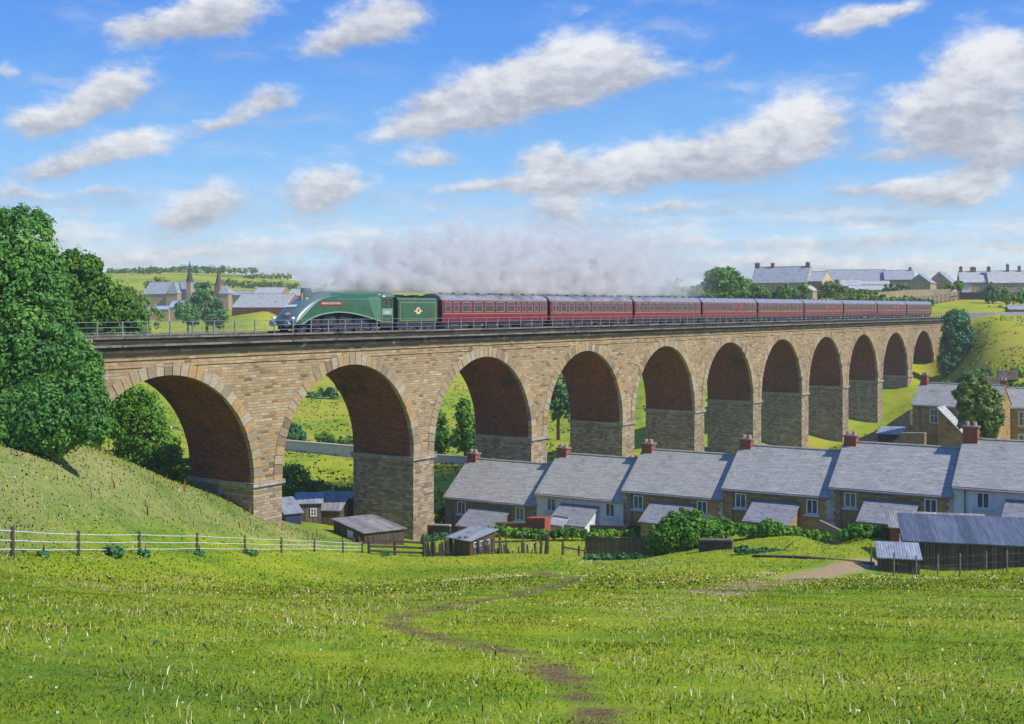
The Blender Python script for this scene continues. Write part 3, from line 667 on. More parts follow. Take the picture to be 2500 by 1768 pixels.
# writing that reads from the near side (local -y): x to the right
MSIDE = lambda x, y, z: Matrix.Translation((x, y, z))@Matrix.Rotation(R(90), 4, 'X')
def wheel(mb, x, r, y, th=.13): mb.disc((x, y, r), (0, 1, 0), r, th, 22)
def rim(parent, x, r, y, name='wheel'):
    b = MB(); wheel(b, x, r, y); w_ = b.build(name, M['under'], parent)
    b = MB()
    for k in range(10):
        a = 2*math.pi*k/10
        b.tube([(x, y-.07, r), (x+math.cos(a)*r*.86, y-.07, r+math.sin(a)*r*.86)], .03, 4)
    b.disc((x, y-.07, r), (0, 1, 0), .16, .08, 12); b.build('spokes', M['wheelgrey'], w_); return w_

M['wheelgrey'] = m_plain('wheel_grey', (.075, .075, .10), .5, 3, .6)
SHR = 1.9
SL = s_of(621, 2.3)+SHR; loco = empty('steam_locomotive', VW(SL, yc, ZR), VROT, 'streamlined green steam locomotive with sloping dark nose leading the train', 'locomotive')
LL = 15.0; HW = 1.34
TOPP = [(.30, 1.20), (.42, 1.62), (.75, 2.15), (1.2, 2.55), (1.8, 2.93), (2.5, 3.25), (3.3, 3.52), (4.2, 3.74), (5.2, 3.86), (6.5, 3.90), (12.6, 3.90), (13.3, 3.88)]
EDGE = [(.30, 1.15), (.9, 1.5), (1.5, 1.95), (2.2, 2.5), (3.0, 2.98), (3.8, 3.25), (4.8, 3.42), (6.0, 3.46), (13.3, 3.44)]
VAL = [(.30, 1.0), (1.2, 1.05), (1.9, 1.45), (3.0, 1.78), (4.3, 1.98), (5.8, 2.06), (7.5, 2.0), (9.5, 1.80), (11.5, 1.50), (13.0, 1.22), (13.3, 1.18)]
ip = lambda T, x: float(np.interp(x, [a for a, _ in T], [b for _, b in T]))
def smooth_ip(T, x): return (ip(T, x-.25)+2*ip(T, x)+ip(T, x+.25))/4 if x > .8 else ip(T, x)
xs = sorted(set([.30, .36, .42, .55, .75, .95, 1.2, 1.5, 1.8, 2.15, 2.5, 2.9, 3.3, 3.7, 4.2, 4.7, 5.2, 5.8, 6.5]+[6.5+i*.62 for i in range(1, 11)]+[13.3]))
nb, cb = MB(), MB(); rings = []
for x in xs:
    zt_, ze, zv = smooth_ip(TOPP, x), smooth_ip(EDGE, x), smooth_ip(VAL, x)
    ze = max(min(ze, zt_-.04), zv+.02); hw = HW*(.965 if x < .4 else min(1, .97+.03*x))
    # from lower near side up over the top to the far side
    sec = [(-hw, zv), (-hw, zv+(ze-zv)*.5), (-hw*.995, ze)]
    sh_ = min(1, max(0, (x-2.2)/3.5))
    for a in (18, 36, 54, 72, 90):
        ca, sa = math.cos(R(a)), math.sin(R(a)); e = 1-.42*sh_
        sec.append((-hw*.995*(ca**e if ca > 1e-6 else 0), ze+(zt_-ze)*sa**(1-.25*sh_)))
    sec += [(-y, z) for y, z in sec[-2::-1]]
    rings.append([(x, y, z) for y, z in sec])
for i in range(len(rings)-1):
    for k in range(len(rings[0])-1):
        f = [rings[i][k], rings[i+1][k], rings[i+1][k+1], rings[i][k+1]]
        top = 2 <= k < len(rings[0])-3
        if top and xs[i] < 4.7: nb.face(f, .5)
        else: cb.face(f, .5)
nb.face(rings[0][::-1], .5); cb.face(rings[-1], .5)
cas = cb.build('casing', M['loco'], loco, True, True)
nose = nb.build('nose', M['nose'], loco, True, True)
for sg in (-1, 1):
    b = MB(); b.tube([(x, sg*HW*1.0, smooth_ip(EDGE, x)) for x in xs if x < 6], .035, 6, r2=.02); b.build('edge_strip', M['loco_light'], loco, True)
    b = MB()
    px = [x for x in np.linspace(.9, 13.3, 40)]
    for x0, x1 in zip(px[:-1], px[1:]):
        z0, z1 = smooth_ip(VAL, x0), smooth_ip(VAL, x1); ya, yb = sorted((sg*1.30, sg*1.42))
        b.hexa([(x0, ya, z0-.07), (x1, ya, z1-.07), (x1, yb, z1-.07), (x0, yb, z0-.07), (x0, ya, z0+.03), (x1, ya, z1+.03), (x1, yb, z1+.03), (x0, yb, z0+.03)], .5)
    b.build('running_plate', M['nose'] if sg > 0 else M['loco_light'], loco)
b = MB(); b.box(.5, 13.2, -.95, .95, .55, 1.16); b.box(1.6, 12.9, -.9, .9, 1.165, 1.9); b.build('frame', M['under'], loco)
for x, r in ((1.3, .46), (3.1, .46), (4.75, .98), (6.85, .98), (8.95, .98), (10.75, .54)):
    for sg in (-1, 1): rim(loco, x, r, sg*1.02)
b = MB(); b.box(2.1, 3.3, -1.36, -1.0, .75, 1.4); b.box(2.1, 3.3, 1.0, 1.36, .75, 1.4); b.build('cylinder', M['under'], loco)
b = MB(); b.box(3.3, 9.8, -1.27, -1.17, .86, .98); b.box(5.2, 9.8, -1.2, -1.14, .7, .83); b.build('connecting_rod', M['wheelgrey'], loco)
b = MB(); b.box(.12, .32, -1.28, 1.28, .88, 1.3); b.build('buffer_beam', M['nose'], loco)
for sg in (-1, 1):
    b = MB(); b.tube([(.14, sg*.88, 1.08), (-.25, sg*.88, 1.08)], .11, 12); b.disc((-.30, sg*.88, 1.08), (1, 0, 0), .27, .1, 22); b.build('buffer', M['buffer'], loco)
    b = MB(); b.tube([(.02, sg*1.12, 1.52), (.34, sg*1.12, 1.52)], .11, 12); b.box(.1, .3, sg*1.12-.03, sg*1.12+.03, 1.3, 1.43); b.build('headlamp', M['lamp'], loco)
b = MB(); b.tube([(.14, 0, 1.05), (-.1, 0, .95), (-.12, 0, .7)], .05, 8); b.build('coupling', M['black'], loco)
b = MB()
prof = [(2.35, 3.3), (2.35, 4.02), (2.5, 4.06), (3.2, 4.05), (3.55, 3.9), (4.4, 3.75)]
for sg in (-1, 1):
    pass
nn = 14
for i in range(nn):
    a0, a1 = 2*math.pi*i/nn, 2*math.pi*(i+1)/nn
    c0 = [(2.95+.62*math.cos(a)*k, .36*math.sin(a)*k, z) for a in (a0, a1) for k, z in ((1, 3.0), (.92, 4.1), (.75, 4.13))]
    b.face([c0[0], c0[3], c0[4], c0[1]], .5); b.face([c0[1], c0[4], c0[5], c0[2]], .5); b.face([c0[2], c0[5], (2.95, 0, 4.0)], .5)
b.build('chimney', M['nose'], loco)
b = MB(); b.tube([(2.18, -.25, 3.05), (2.18, -.25, 3.62)], .075, 8); b.disc((2.18, -.25, 3.65), (0, 0, 1), .1, .08, 10); b.build('whistle', M['lining'], loco)
sl_ = math.atan2(2.93-2.15, 1.8-.75)
text_mesh('60009', .50, 'smokebox_number', M['letter'], loco, Matrix.Translation((1.12, 0, 2.53+.03))@Matrix.Rotation(R(-90), 4, 'Z')@Matrix.Rotation(sl_, 4, 'X'), .015)
b = MB()
for i in range(20):
    a0, a1 = 2*math.pi*i/20, 2*math.pi*(i+1)/20
    f = lambda a, o: (.56+.10*math.sin(a)-o*.9, .30*math.cos(a)-.15, 1.87+.14*math.sin(a)+o)
    b.face([f(a0, .03), f(a1, .03), (.56-.027, -.15, 1.90)], .5); b.face([f(a0, -.05), f(a1, -.05), f(a1, .03), f(a0, .03)], .5)
b.build('nose_badge', M['orange'], loco)
b = MB(); b.box(3.2, 6.5, -1.375, -1.335, 2.62, 2.94); npl = b.build('nameplate', M['nameplate'], loco)
text_mesh('UNION OF SOUTH AFRICA', .235, 'nameplate_lettering', M['letter'], npl, MSIDE(4.85, -1.382, 2.78), .008)
for x in (5.0, 6.6, 8.2, 9.9):
    b = MB(); b.tube([(x, -1.0, 3.62), (x+.25, -.82, 3.80)], .03, 6); b.build('handrail_stub', M['black'], loco)
b = MB(); b.tube([(5.6, -1.36, 3.16), (13.0, -1.36, 3.16)], .025, 6)
for x in np.arange(5.8, 13, 1.2): b.tube([(x, -1.33, 3.16), (x, -1.36, 3.16)], .03, 4)
b.build('handrail', M['loco_light'], loco)
# rear of casing by the cab: a reflection painted as a lighter green patch
b = MB(); b.face([(10.9, -1.346, 3.3), (12.2, -1.346, 1.45), (13.28, -1.346, 1.26), (13.28, -1.346, 3.42), (11.4, -1.346, 3.42)], .5); b.build('painted_reflection', m_plain('loco_green_reflection', (.075, .20, .13), .3, 1.2, .5, .002, .5, 0, .4), loco)
# cab
b = MB()
b.box(13.3, 15.05, -1.36, -1.28, 1.02, 2.42); b.box(13.3, 15.05, 1.28, 1.36, 1.02, 2.42)
b.box(13.3, 15.05, -1.355, -1.285, 3.22, 3.42); b.box(13.3, 15.05, 1.285, 1.355, 3.22, 3.42)
for x in (13.3, 14.1, 14.9):
    b.box(x, x+.13, -1.358, -1.288, 2.425, 3.215); b.box(x, x+.13, 1.288, 1.358, 2.425, 3.215)
b.box(13.305, 13.36, -1.27, 1.27, 1.1, 3.42)
cab = b.build('cab', M['loco'], loco)
b = MB()
for x0, x1 in ((13.44, 14.09), (14.24, 14.89)): b.box(x0, x1, -1.31, -1.30, 2.43, 3.21)
b.build('cab_window', M['cglass'], cab)
b = MB(); nn = 10
for i in range(nn):
    a0, a1 = math.pi*i/nn, math.pi*(i+1)/nn
    p = lambda a, r=1.38: (-r*math.cos(a), 3.41+.50*math.sin(a))
    (y0, z0), (y1, z1) = p(a0), p(a1)
    b.face([(13.3, y0, z0), (15.3, y0, z0), (15.3, y1, z1), (13.3, y1, z1)], .5); b.face([(13.3, y0, z0), (13.3, y1, z1), (13.3, 0, 3.42)], .5); b.face([(15.3, y1, z1), (15.3, y0, z0), (15.3, 0, 3.42)], .5)
b.build('cab_roof', M['nose'], loco, True, True)
b = MB(); b.box(13.5, 14.85, -1.368, -1.362, 1.75, 2.32); b.build('cab_side_panel', M['loco_light'], cab)
text_mesh('60009', .30, 'cab_number', M['letter'], cab, MSIDE(14.17, -1.372, 1.95), .006)
b = MB()
for x in (13.42, 14.93): b.box(x, x+.035, -1.368, -1.362, 1.15, 2.36)
b.box(13.42, 14.965, -1.367, -1.361, 1.12, 1.155); b.build('lining', M['lining'], cab)
b = MB(); b.box(13.4, 15.0, -1.2, 1.2, .6, 1.0); b.build('cab_step', M['under'], loco)

def shorten(x): return x if x < 4.5 else (4.5+(x-4.5)*(13.3-4.5-SHR)/(13.3-4.5) if x < 13.3 else x-SHR)
def walk(o):
    for ch in o.children:
        if ch.name.split('.')[0] in ('wheel', 'spokes'): continue
        for v_ in ch.data.vertices: v_.co.x = shorten(v_.co.x)
        walk(ch)
walk(loco)
ST = s_of(893, 2.3); ten = empty('tender', VW(ST, yc, ZR), VROT, 'green coal tender with cream and red crest behind the locomotive cab', 'tender')
TL = s_of(981, 2.3)-ST
b = MB(); TS = [(-1.34, 1.08), (-1.34, 2.98), (-1.28, 3.18), (-1.1, 3.36), (1.1, 3.36), (1.28, 3.18), (1.34, 2.98), (1.34, 1.08)]
for (y0, z0), (y1, z1) in zip(TS[:-1], TS[1:]): b.face([(0, y0, z0), (TL, y0, z0), (TL, y1, z1), (0, y1, z1)], .5)
b.face([(0, y, z) for y, z in TS][::-1], .5); b.face([(TL, y, z) for y, z in TS], .5); b.build('tank', M['loco'], ten)
b = MB()
for i in range(40):
    x, y, r = random.uniform(.4, TL-1.6), random.uniform(-.8, .8), random.uniform(.18, .34)
    b.box(x-r, x+r, y-r, y+r, 3.3, 3.42+random.uniform(0, .22), M=Matrix.Rotation(random.uniform(-.05, .05), 4, 'X'))
b.build('coal', M['coal'], ten)
b = MB()
for x in (.32, TL-.36): b.box(x, x+.04, -1.349, -1.343, 1.2, 2.92)
b.box(.36, TL-.36, -1.348, -1.342, 1.2, 1.235); b.box(.36, TL-.36, -1.348, -1.342, 2.89, 2.92); b.build('lining', M['lining'], ten)
b = MB(); ex, ez = TL*.5, 2.1
b.face([(ex-.72, -1.352, ez), (ex-.4, -1.352, ez-.1), (ex-.2, -1.352, ez-.3), (ex+.2, -1.352, ez-.3), (ex+.4, -1.352, ez-.1), (ex+.72, -1.352, ez), (ex+.4, -1.352, ez+.08), (ex+.15, -1.352, ez+.34), (ex-.15, -1.352, ez+.34), (ex-.4, -1.352, ez+.08)], .5)
em = b.build('crest', M['emblem'], ten)
b = MB(); b.disc((ex+.02, -1.355, ez+.05), (0, 1, 0), .15, .012, 14); b.build('crest_centre', M['emblem_red'], em)
b = MB(); b.box(.05, TL-.05, -1.2, 1.2, .62, 1.07); b.box(-.5, 0, -.7, .7, .8, 1.3); b.box(TL, TL+.4, -.3, .3, .8, 1.1); b.build('underframe', M['under'], ten)
for x in (.9, 2.3, 3.9, 5.2):
    for sg in (-1, 1): rim(ten, min(x, TL-.7), .63, sg*1.05)

SA, SB = s_of(985, 2.25), s_of(2090, 2.25); CP = (SB-SA)/9; CLN = CP-.62
CS = [(-1.40, 1.0), (-1.42, 1.6), (-1.42, 2.3), (-1.38, 3.0), (-1.33, 3.17)]
RF = [(-1.36, 3.15), (-1.27, 3.36), (-1.0, 3.60), (-.6, 3.76), (0, 3.82)]; RF += [(-y, z) for y, z in RF[-2::-1]]
WIN = {'open': [(.5, .8), (1.9, .75)]+[(3.35+i*2.0, 1.35) for i in range(5)]+[(13.2, .5), (14.25, .55), (15.3, .8), (16.6, .7), (17.85, .45), (18.55, .45)],
       'comp': [(.45, .55), (1.2, .5)]+[(2.2+i*1.72, 1.2) for i in range(4)]+[(9.3, .75)]+[(10.5+i*1.72, 1.2) for i in range(4)]+[(17.6, .6), (18.5, .5)],
       'van': [(.6, .6)]+[(1.7+i*1.15, .7) for i in range(8)]+[(12.6, .55), (15.2, .9), (16.5, .9), (17.9, .6)]}
def coach(kind, last=False):
    t = empty('railway_coach', (0, 0, 0)); L = CLN
    b = MB()
    full = CS+[(-y, z) for y, z in CS[::-1]]
    for (y0, z0), (y1, z1) in zip(full[:-1], full[1:]): b.face([(0, y0, z0), (L, y0, z0), (L, y1, z1), (0, y1, z1)], .5)
    b.face([(0, y, z) for y, z in full][::-1], .5); b.face([(L, y, z) for y, z in full], .5)
    b.build('body', M['maroon'], t)
    b = MB()
    for (y0, z0), (y1, z1) in zip(RF[:-1], RF[1:]): b.face([(-.06, y0, z0), (L+.06, y0, z0), (L+.06, y1, z1), (-.06, y1, z1)], .5)
    b.face([(-.06, y, z) for y, z in RF][::-1], .5); b.face([(L+.06, y, z) for y, z in RF], .5)
    rf = b.build('roof', M['coachroof'], t, False, True)
    for x in np.linspace(1.2, L-1.2, 9):
        b = MB(); b.box(x-.14, x+.14, -.40, -.12, 3.72, 3.93); b.build('roof_vent', M['gang'], rf)
    for x, w_ in WIN[kind]:
        x *= L/19.3
        if x+w_ > L-.1: continue
        b = MB(); z0, z1 = 2.02, 2.92
        f = .06
        for (a0, a1, c0, c1) in ((x-f, x+w_+f, z0-f, z0), (x-f, x+w_+f, z1, z1+f), (x-f, x, z0, z1), (x+w_, x+w_+f, z0, z1), (x, x+w_, z0+.62, z0+.655)):
            b.box(a0, a1, -1.46, -1.39, c0, c1)
        wf = b.build('window', M['winframe'], t)
        b = MB(); b.box(x, x+w_, -1.445, -1.38, z0, z1); b.build('pane', M['cglass'], wf)
    b = MB(); b.box(.1, L-.1, -1.432, -1.40, 1.78, 1.83); b.box(.1, L-.1, -1.432, -1.36, 3.05, 3.08); b.build('lining', M['lining'], t)
    b = MB(); b.box(.3, L-.3, -1.25, 1.25, .72, .995)
    for x in (5.5, 8.2, 11): b.box(x, x+1.5, -1.15, -.5, .35, .72)
    b.build('underframe', M['under'], t)
    for x in (2.6, L-2.6):
        b = MB(); b.box(x-1.9, x+1.9, -1.15, -.95, .38, .68); b.box(x-1.9, x+1.9, .95, 1.15, .38, .68); bg_ = b.build('bogie', M['under'], t)
        for dx in (-1.25, 1.25):
            for y in (-.8, .8): b = MB(); wheel(b, x+dx, .46, y); b.build('wheel', M['under'], bg_)
    b = MB(); b.box(-.30, 0, -.72, .72, 1.05, 3.45)
    if not last: b.box(L, L+.30, -.72, .72, 1.05, 3.45)
    b.build('gangway', M['gang'], t)
    if not last:
        b = MB()   # the dark end wall standing proud, seen as the black gap between coaches
        b.box(L+.005, L+.05, -1.36, 1.36, 1.05, 3.2); b.build('end_panel', M['gang'], t)
    return t
ORD = ['first', 'second', 'third', 'fourth', 'fifth', 'sixth', 'seventh', 'eighth', 'ninth']
CLAB = ['maroon passenger coach with grey roof coupled directly behind the green tender', 'maroon coach with wide windows, second behind the tender', 'maroon coach with paired windows, third behind the tender',
        'maroon coach, fourth behind the tender, at the middle of the train', 'maroon coach, fifth behind the tender, above the sixth arch', 'maroon coach, sixth behind the tender, fourth from the rear of the train',
        'maroon coach, third from the rear of the train', 'maroon coach, last but one in the train', 'last maroon coach with its tail just short of the end of the viaduct']
protos = {}
for i, k in enumerate(['open', 'comp', 'comp', 'van', 'comp', 'van', 'comp', 'van', 'comp']):
    if i == 8: c = coach('comp', True)
    elif k in protos: c = copy_tree(protos[k])
    else: c = protos[k] = coach(k)
    c.location = VW(SA+CP*i+.45, yc, ZR); c.rotation_euler = (0, 0, VROT)
    tag(c, CLAB[i], 'railway coach', 'maroon coaches of the train')
# ------------------------------------------------------------------ buildings
def bar(mb, p, q, w, h):            # beam from p to q, w wide, h tall, standing on the line
    p, q = Vector(p), Vector(q); d = (q-p); d.z = 0; s = Vector((-d.y, d.x, 0)).normalized()*w/2; u = Vector((0, 0, h))
    mb.hexa([p-s, q-s, q+s, p+s, p-s+u, q-s+u, q+s+u, p+s+u])
def gable_roof(mb, w, dep, z, rise, oh=.18, th=.10, e=.22):
    m = dep/2; k = rise/m
    for sg, y0 in ((1, -e), (-1, dep+e)):
        zb = z-k*e
        a = [(-oh, y0, zb), (w+oh, y0, zb), (w+oh, m, z+rise), (-oh, m, z+rise)]
        if sg < 0: a = [a[1], a[0], a[3], a[2]]
        mb.hexa(a+[(x, y, zz+th) for x, y, zz in a])
def add_window(par, x, z, w, h, frame, glass=None, sill=True, bars=2, y=0.0, surround=None, hb=True):
    b = MB(); f = .09
    if surround:
        sb = MB(); g = .13
        sb.box(x-w/2-g, x+w/2+g, y-.045, y+.1, z+h, z+h+.2); sb.box(x-w/2-g, x-w/2, y-.04, y+.1, z, z+h); sb.box(x+w/2, x+w/2+g, y-.04, y+.1, z, z+h)
    b.box(x-w/2, x+w/2, y-.06, y+.05, z+h-f, z+h); b.box(x-w/2, x+w/2, y-.06, y+.05, z, z+f)
    b.box(x-w/2, x-w/2+f, y-.058, y+.05, z+f, z+h-f); b.box(x+w/2-f, x+w/2, y-.058, y+.05, z+f, z+h-f)
    for k in range(1, bars): b.box(x-w/2+w*k/bars-.035, x-w/2+w*k/bars+.035, y-.055, y+.05, z+f, z+h-f)
    if hb: b.box(x-w/2+f, x+w/2-f, y-.05, y+.05, z+h*.52-.025, z+h*.52+.025)
    wf = b.build('window', M[frame], par)
    b = MB(); b.box(x-w/2+.04, x+w/2-.04, y-.03, y-.005, z+.05, z+h-.05); b.build('pane', M['glass'], wf)
    if surround: sb.build('surround', M[surround], wf)
    if sill:
        b = MB(); b.box(x-w/2-.2, x+w/2+.2, y-.16, y+.04, z-.17, z-.01); b.build('sill', M['sill'], wf)
def add_chimney(par, x, y, zb, zt_, w=.95, d=.8, mat='redbrick', pots=2, name='chimney'):
    b = MB(); b.box(x-w/2, x+w/2, y-d/2, y+d/2, zb, zt_); c = b.build(name, M[mat], par)
    b = MB(); b.box(x-w/2-.09, x+w/2+.09, y-d/2-.09, y+d/2+.09, zt_+.001, zt_+.13)
    b.build('cap', M['ledge'], c)
    if pots:
        for k in range(pots):
            b = MB(); px = x+(k-(pots-1)/2)*w*.5
            b.tube([(px, y, zt_+.13), (px, y, zt_+.46)], .19, 10, r2=.16); b.build('chimney_pot', M['pot'], c)
M['pot'] = m_plain('clay_pot', (.48, .30, .23), .8, 6, .5)
def corner(u, v, Z): p = P(u, v, Z); return p
def house(name, label, cat, u, v, Z, ang, w, dep, rise, wall_h, wall='housestone', roof='slate', wins=(), chims=(), lean=None, quoin=None, pipes=(), group=None, frame='white_paint', bars=2, gutter=True, sill=True, deep=0, surround=None, side=None):
    """u,v,Z = front left corner at the eave"""
    e = P(u, v, Z); t = empty(name, (e.x, e.y, e.z-wall_h), R(ang), label, cat, group)
    H = wall_h; b = MB(); z0 = -deep
    b.face([(0, 0, z0), (w, 0, z0), (w, 0, H), (0, 0, H)], .5); b.face([(w, dep, z0), (0, dep, z0), (0, dep, H), (w, dep, H)], .5)
    b.face([(0, dep, z0), (0, 0, z0), (0, 0, H), (0, dep/2, H+rise), (0, dep, H)], .5)
    b.face([(w, 0, z0), (w, dep, z0), (w, dep, H), (w, dep/2, H+rise), (w, 0, H)], .5)
    b.build('wall', M[wall], t)
    if side:
        b = MB(); b.face([(w+.012, 0, z0), (w+.012, dep, z0), (w+.012, dep, H), (w+.012, dep/2, H+rise-.02), (w+.012, 0, H)], .5); b.build('gable_wall', M[side], t)
    b = MB(); gable_roof(b, w, dep, H+.01, rise, oh=.10); rf = b.build('roof', M[roof], t)
    b = MB(); b.tube([(-.1, dep/2, H+rise+.14), (w+.1, dep/2, H+rise+.14)], .10, 6); b.build('ridge_tiles', M['impost' if Z < 200 else roof], rf)
    for ch in chims: add_chimney(rf, ch[0], dep/2+(ch[4] if len(ch) > 4 else 0), H+rise-.9, H+rise+ch[1], ch[2] if len(ch) > 2 else .95, .8 if len(ch) < 4 or not isinstance(ch[3], float) else ch[3], ch[5] if len(ch) > 5 else 'redbrick' if Z < 200 else 'farbrick', 2 if Z < 200 else 1)
    if gutter and Z < 200:
        b = MB(); b.tube([(-.05, -.27, H-.20), (w-.05, -.27, H-.20)], .075, 8); b.build('gutter', M['winframe' if wall == 'white_render' else 'grey_paint'], t)
    for (x, top, ww, hh) in wins: add_window(t, x, H-top-hh, ww, hh, frame, bars=bars, sill=sill, surround=surround, hb=name != 'terrace_house')
    for x in pipes:
        b = MB(); b.tube([(x, -.1, H-.25), (x, -.1, -deep)], .055, 8); b.build('downpipe', M['grey_paint'], t)
    if quoin:
        b = MB()
        for x in quoin:
            b = MB(); z = .0; k = 0
            while z < H-.35:
                L = .42 if k % 2 else .26
                b.box(x-L/2 if 0 < x < w else (x-.012 if x == 0 else x-L), x+L/2 if 0 < x < w else (x+L if x == 0 else x+.012), -.035, .05, z, z+.27); z += .29; k += 1
            b.build('quoins', M['quoin'], t)
    if lean:
        x0, x1, zt_, zb_, out = lean; b = MB(); zt_, zb_ = H-zt_, H-zb_; k = (zt_-zb_)/out
        b.face([(x0, -out, z0), (x1, -out, z0), (x1, -out, zb_), (x0, -out, zb_)], .5)
        b.face([(x0, -.002, z0), (x0, -out, z0), (x0, -out, zb_), (x0, -.002, zt_)], .5); b.face([(x1, -out, z0), (x1, -.002, z0), (x1, -.002, zt_), (x1, -out, zb_)], .5)
        lw = b.build('lean_to', M[wall], t)
        b = MB(); a = [(x0-.15, -out-.2, zb_-k*.2+.01), (x1+.15, -out-.2, zb_-k*.2+.01), (x1+.15, -.003, zt_+.01), (x0-.15, -.003, zt_+.01)]
        b.hexa(a+[(x, y, z+.09) for x, y, z in a]); b.build('lean_to_roof', M['slate_dark'], lw)
    return t

AT = -31.0; tx, ty = math.cos(R(AT)), math.sin(R(AT)); X0, Z0_ = (998-CX)*116/F, 116.0
def on_line(u):                     # distance along the terrace whose corner shows in column u
    k = (u-CX)/F; return (k*Z0_-X0)/(tx-k*ty)
TU = [998, 1203, 1397, 1622, 1862, 2138, 2440]
TV = [1112, 1104, 1098, 1093, 1090, 1088]
TL_ = ['grey brown stone end house at the left end of the slate roofed terrace', 'white rendered terrace house with slate roof, second from the left end',
       'brown stone terrace house joining the right side of the white rendered house near the sheds', 'brown stone terrace house above the hedge, right of the round bush',
       'brown stone terrace house joining the left side of the white house at the right edge', 'white rendered terrace house at the right edge with the tall red chimney']
TW = ['housegrey', 'white_render', 'housestone', 'housestone', 'housestone', 'white_render']
WF = [(.19, .83), (.18, .86), (.16, .80), (.17, .84), (.17, .826), (.23, .8)]
for i in range(6):
    s0, s1 = on_line(TU[i]), on_line(TU[i+1]); w_ = s1-s0-.03
    Zi = Z0_+s0*ty
    house('terrace_house', TL_[i], 'house', TU[i], TV[i], Zi, AT, w_, 8.6, 3.05, 4.6, TW[i], ('slate_old', 'slate', 'slate', 'slate_old', 'slate_warm', 'slate')[i],
          wins=[(f*w_, .38, .95, 1.22) for f in WF[i]], chims=[(.5, .55 if i < 5 else 1.0, .98 if i < 5 else 1.1, .9)],
          lean=(w_*(.31 if i < 5 else .42), w_*(.72 if i < 5 else .9), .85, 2.15, 2.6), pipes=[.85 if i != 1 else 9.0],
          quoin=(None, None, (0, w_), (w_,), (0, w_), None)[i], group='houses of the slate roofed terrace', deep=1.5, frame='white_paint', bars=2)

r1 = house('cottage', 'brown stone cottage with white roofed side wing behind the terrace, left of the leafy tree', 'house', 2046, 906, 146, -36, 9.8, 6.5, 2.3, 5.6, 'housestone', 'slate',
      wins=[(2.6, .45, .95, 1.75)], chims=[(.5, .95, .7)], group=None, deep=2, pipes=[.9], sill=False, surround='quoin')
b = MB(); H = 5.6
b.hexa([(4.0, -3.2, -2), (7.2, -3.2, -2), (7.2, -.01, -2), (4.0, -.01, -2), (4.0, -3.2, H-.2), (7.2, -3.2, 2.3), (7.2, -.01, 2.3), (4.0, -.01, H-.2)], .5)
wg = b.build('wing', M['housestone'], r1)
b = MB(); a = [(3.9, -3.35, H-.10), (7.5, -3.35, 1.98), (7.5, -.02, 1.98), (3.9, -.02, H-.10)]
b.hexa(a+[(x, y, z+.12) for x, y, z in a]); b.build('wing_roof', M['slate_pale'], wg)
house('cottage', 'brown stone cottage at the right edge behind the dark hedge, right of the leafy tree', 'house', 2236, 912, 146, -24, 9.5, 6.5, 2.0, 6.5, 'housestone', 'slate',
      wins=[(2.9, .5, 1.0, 1.7), (2.9, 3.3, 1.0, 1.4)], chims=[(.6, .9, .7)], deep=2, pipes=[.9], surround='quoin')

def pent(name, label, cat, u, v, Z, ang, w, d, h, rise, wall='wood_dark', roof='corr', slope='back', group=None, wins=(), door=None, side_wins=(), posts=0, deep=.6, oh=.2):
    e = P(u, v, Z); t = empty(name, (e.x, e.y, e.z-h), R(ang), label, cat, group); fr = 'post' if name == 'low_hut' else 'white_paint'
    zf, zb = (h, h+rise); b = MB(); z0 = -deep
    b.face([(0, 0, z0), (w, 0, z0), (w, 0, zf), (0, 0, zf)], .5); b.face([(w, d, z0), (0, d, z0), (0, d, zb), (w, d, zb)], .5)
    b.face([(0, d, z0), (0, 0, z0), (0, 0, zf), (0, d, zb)], .5); b.face([(w, 0, z0), (w, d, z0), (w, d, zb), (w, 0, zf)], .5)
    wl = b.build('wall', M[wall], t); k = rise/d
    b = MB(); a = [(-oh, -oh, zf-k*oh+.01), (w+oh, -oh, zf-k*oh+.01), (w+oh, d+oh, zb+k*oh+.01), (-oh, d+oh, zb+k*oh+.01)]
    b.hexa(a+[(x, y, z+.07) for x, y, z in a]); b.build('roof', M[roof], t)
    for (x, z, ww, hh) in wins: add_window(t, x, z, ww, hh, fr, sill=False)
    for (y, z, ww, hh) in side_wins:
        b = MB(); b.box(w-.02, w+.03, y-ww/2, y+ww/2, z, z+hh); f_ = b.build('window', M['white_paint'], t)
        b = MB(); b.box(w+.031, w+.04, y-ww/2+.05, y+ww/2-.05, z+.05, z+hh-.05); b.build('pane', M['glass'], f_)
    if door: b = MB(); b.box(door[0], door[0]+door[1], -.03, .02, 0, door[2]); b.build('door', M[door[3]], t)
    return t
pent('timber_shed', 'long black timber shed with blue grey corrugated roof at the right edge', 'shed', 2034, 1212, 77.5, -14, 13, 5.2, 2.1, .75, 'wood_dark', 'corr', deep=1, oh=.3)
pent('animal_shelter', 'small lean-to with grey roof at the left end of the long black shed', 'shed', 1972, 1251, 74, -14, 2.35, 2.6, 1.05, .42, 'wood_dark', 'corr_pale', deep=1, oh=.15)
pent('store_shed', 'brick walled shed with streaked brown grey roof behind the long black shed', 'shed', 1998, 1183, 86, -14, 6.5, 3.2, 1.3, .55, 'redbrick', 'corr_rust', deep=1, wins=[(.8, .3, .5, .6)])
pent('garden_shed', 'small square brown hut with pale blue sheet roof behind the broken paling fence', 'shed', 1006, 1205, 97, -42, 2.4, 2.9, 1.5, .45, 'wood_brown', 'corr_pale', side_wins=[(.6, .95, .42, .4), (1.3, .95, .42, .4), (2.0, .95, .42, .4)])
pent('low_hut', 'low sprawling hut with mossy grey roof at the foot of the second pier', 'shed', 817, 1196, 102, 33, 3.8, 6.2, 1.05, .25, 'wood_brown', 'corr_rust', wins=[(1.1, .25, .5, .5), (2.7, .2, .6, .55)], deep=1)
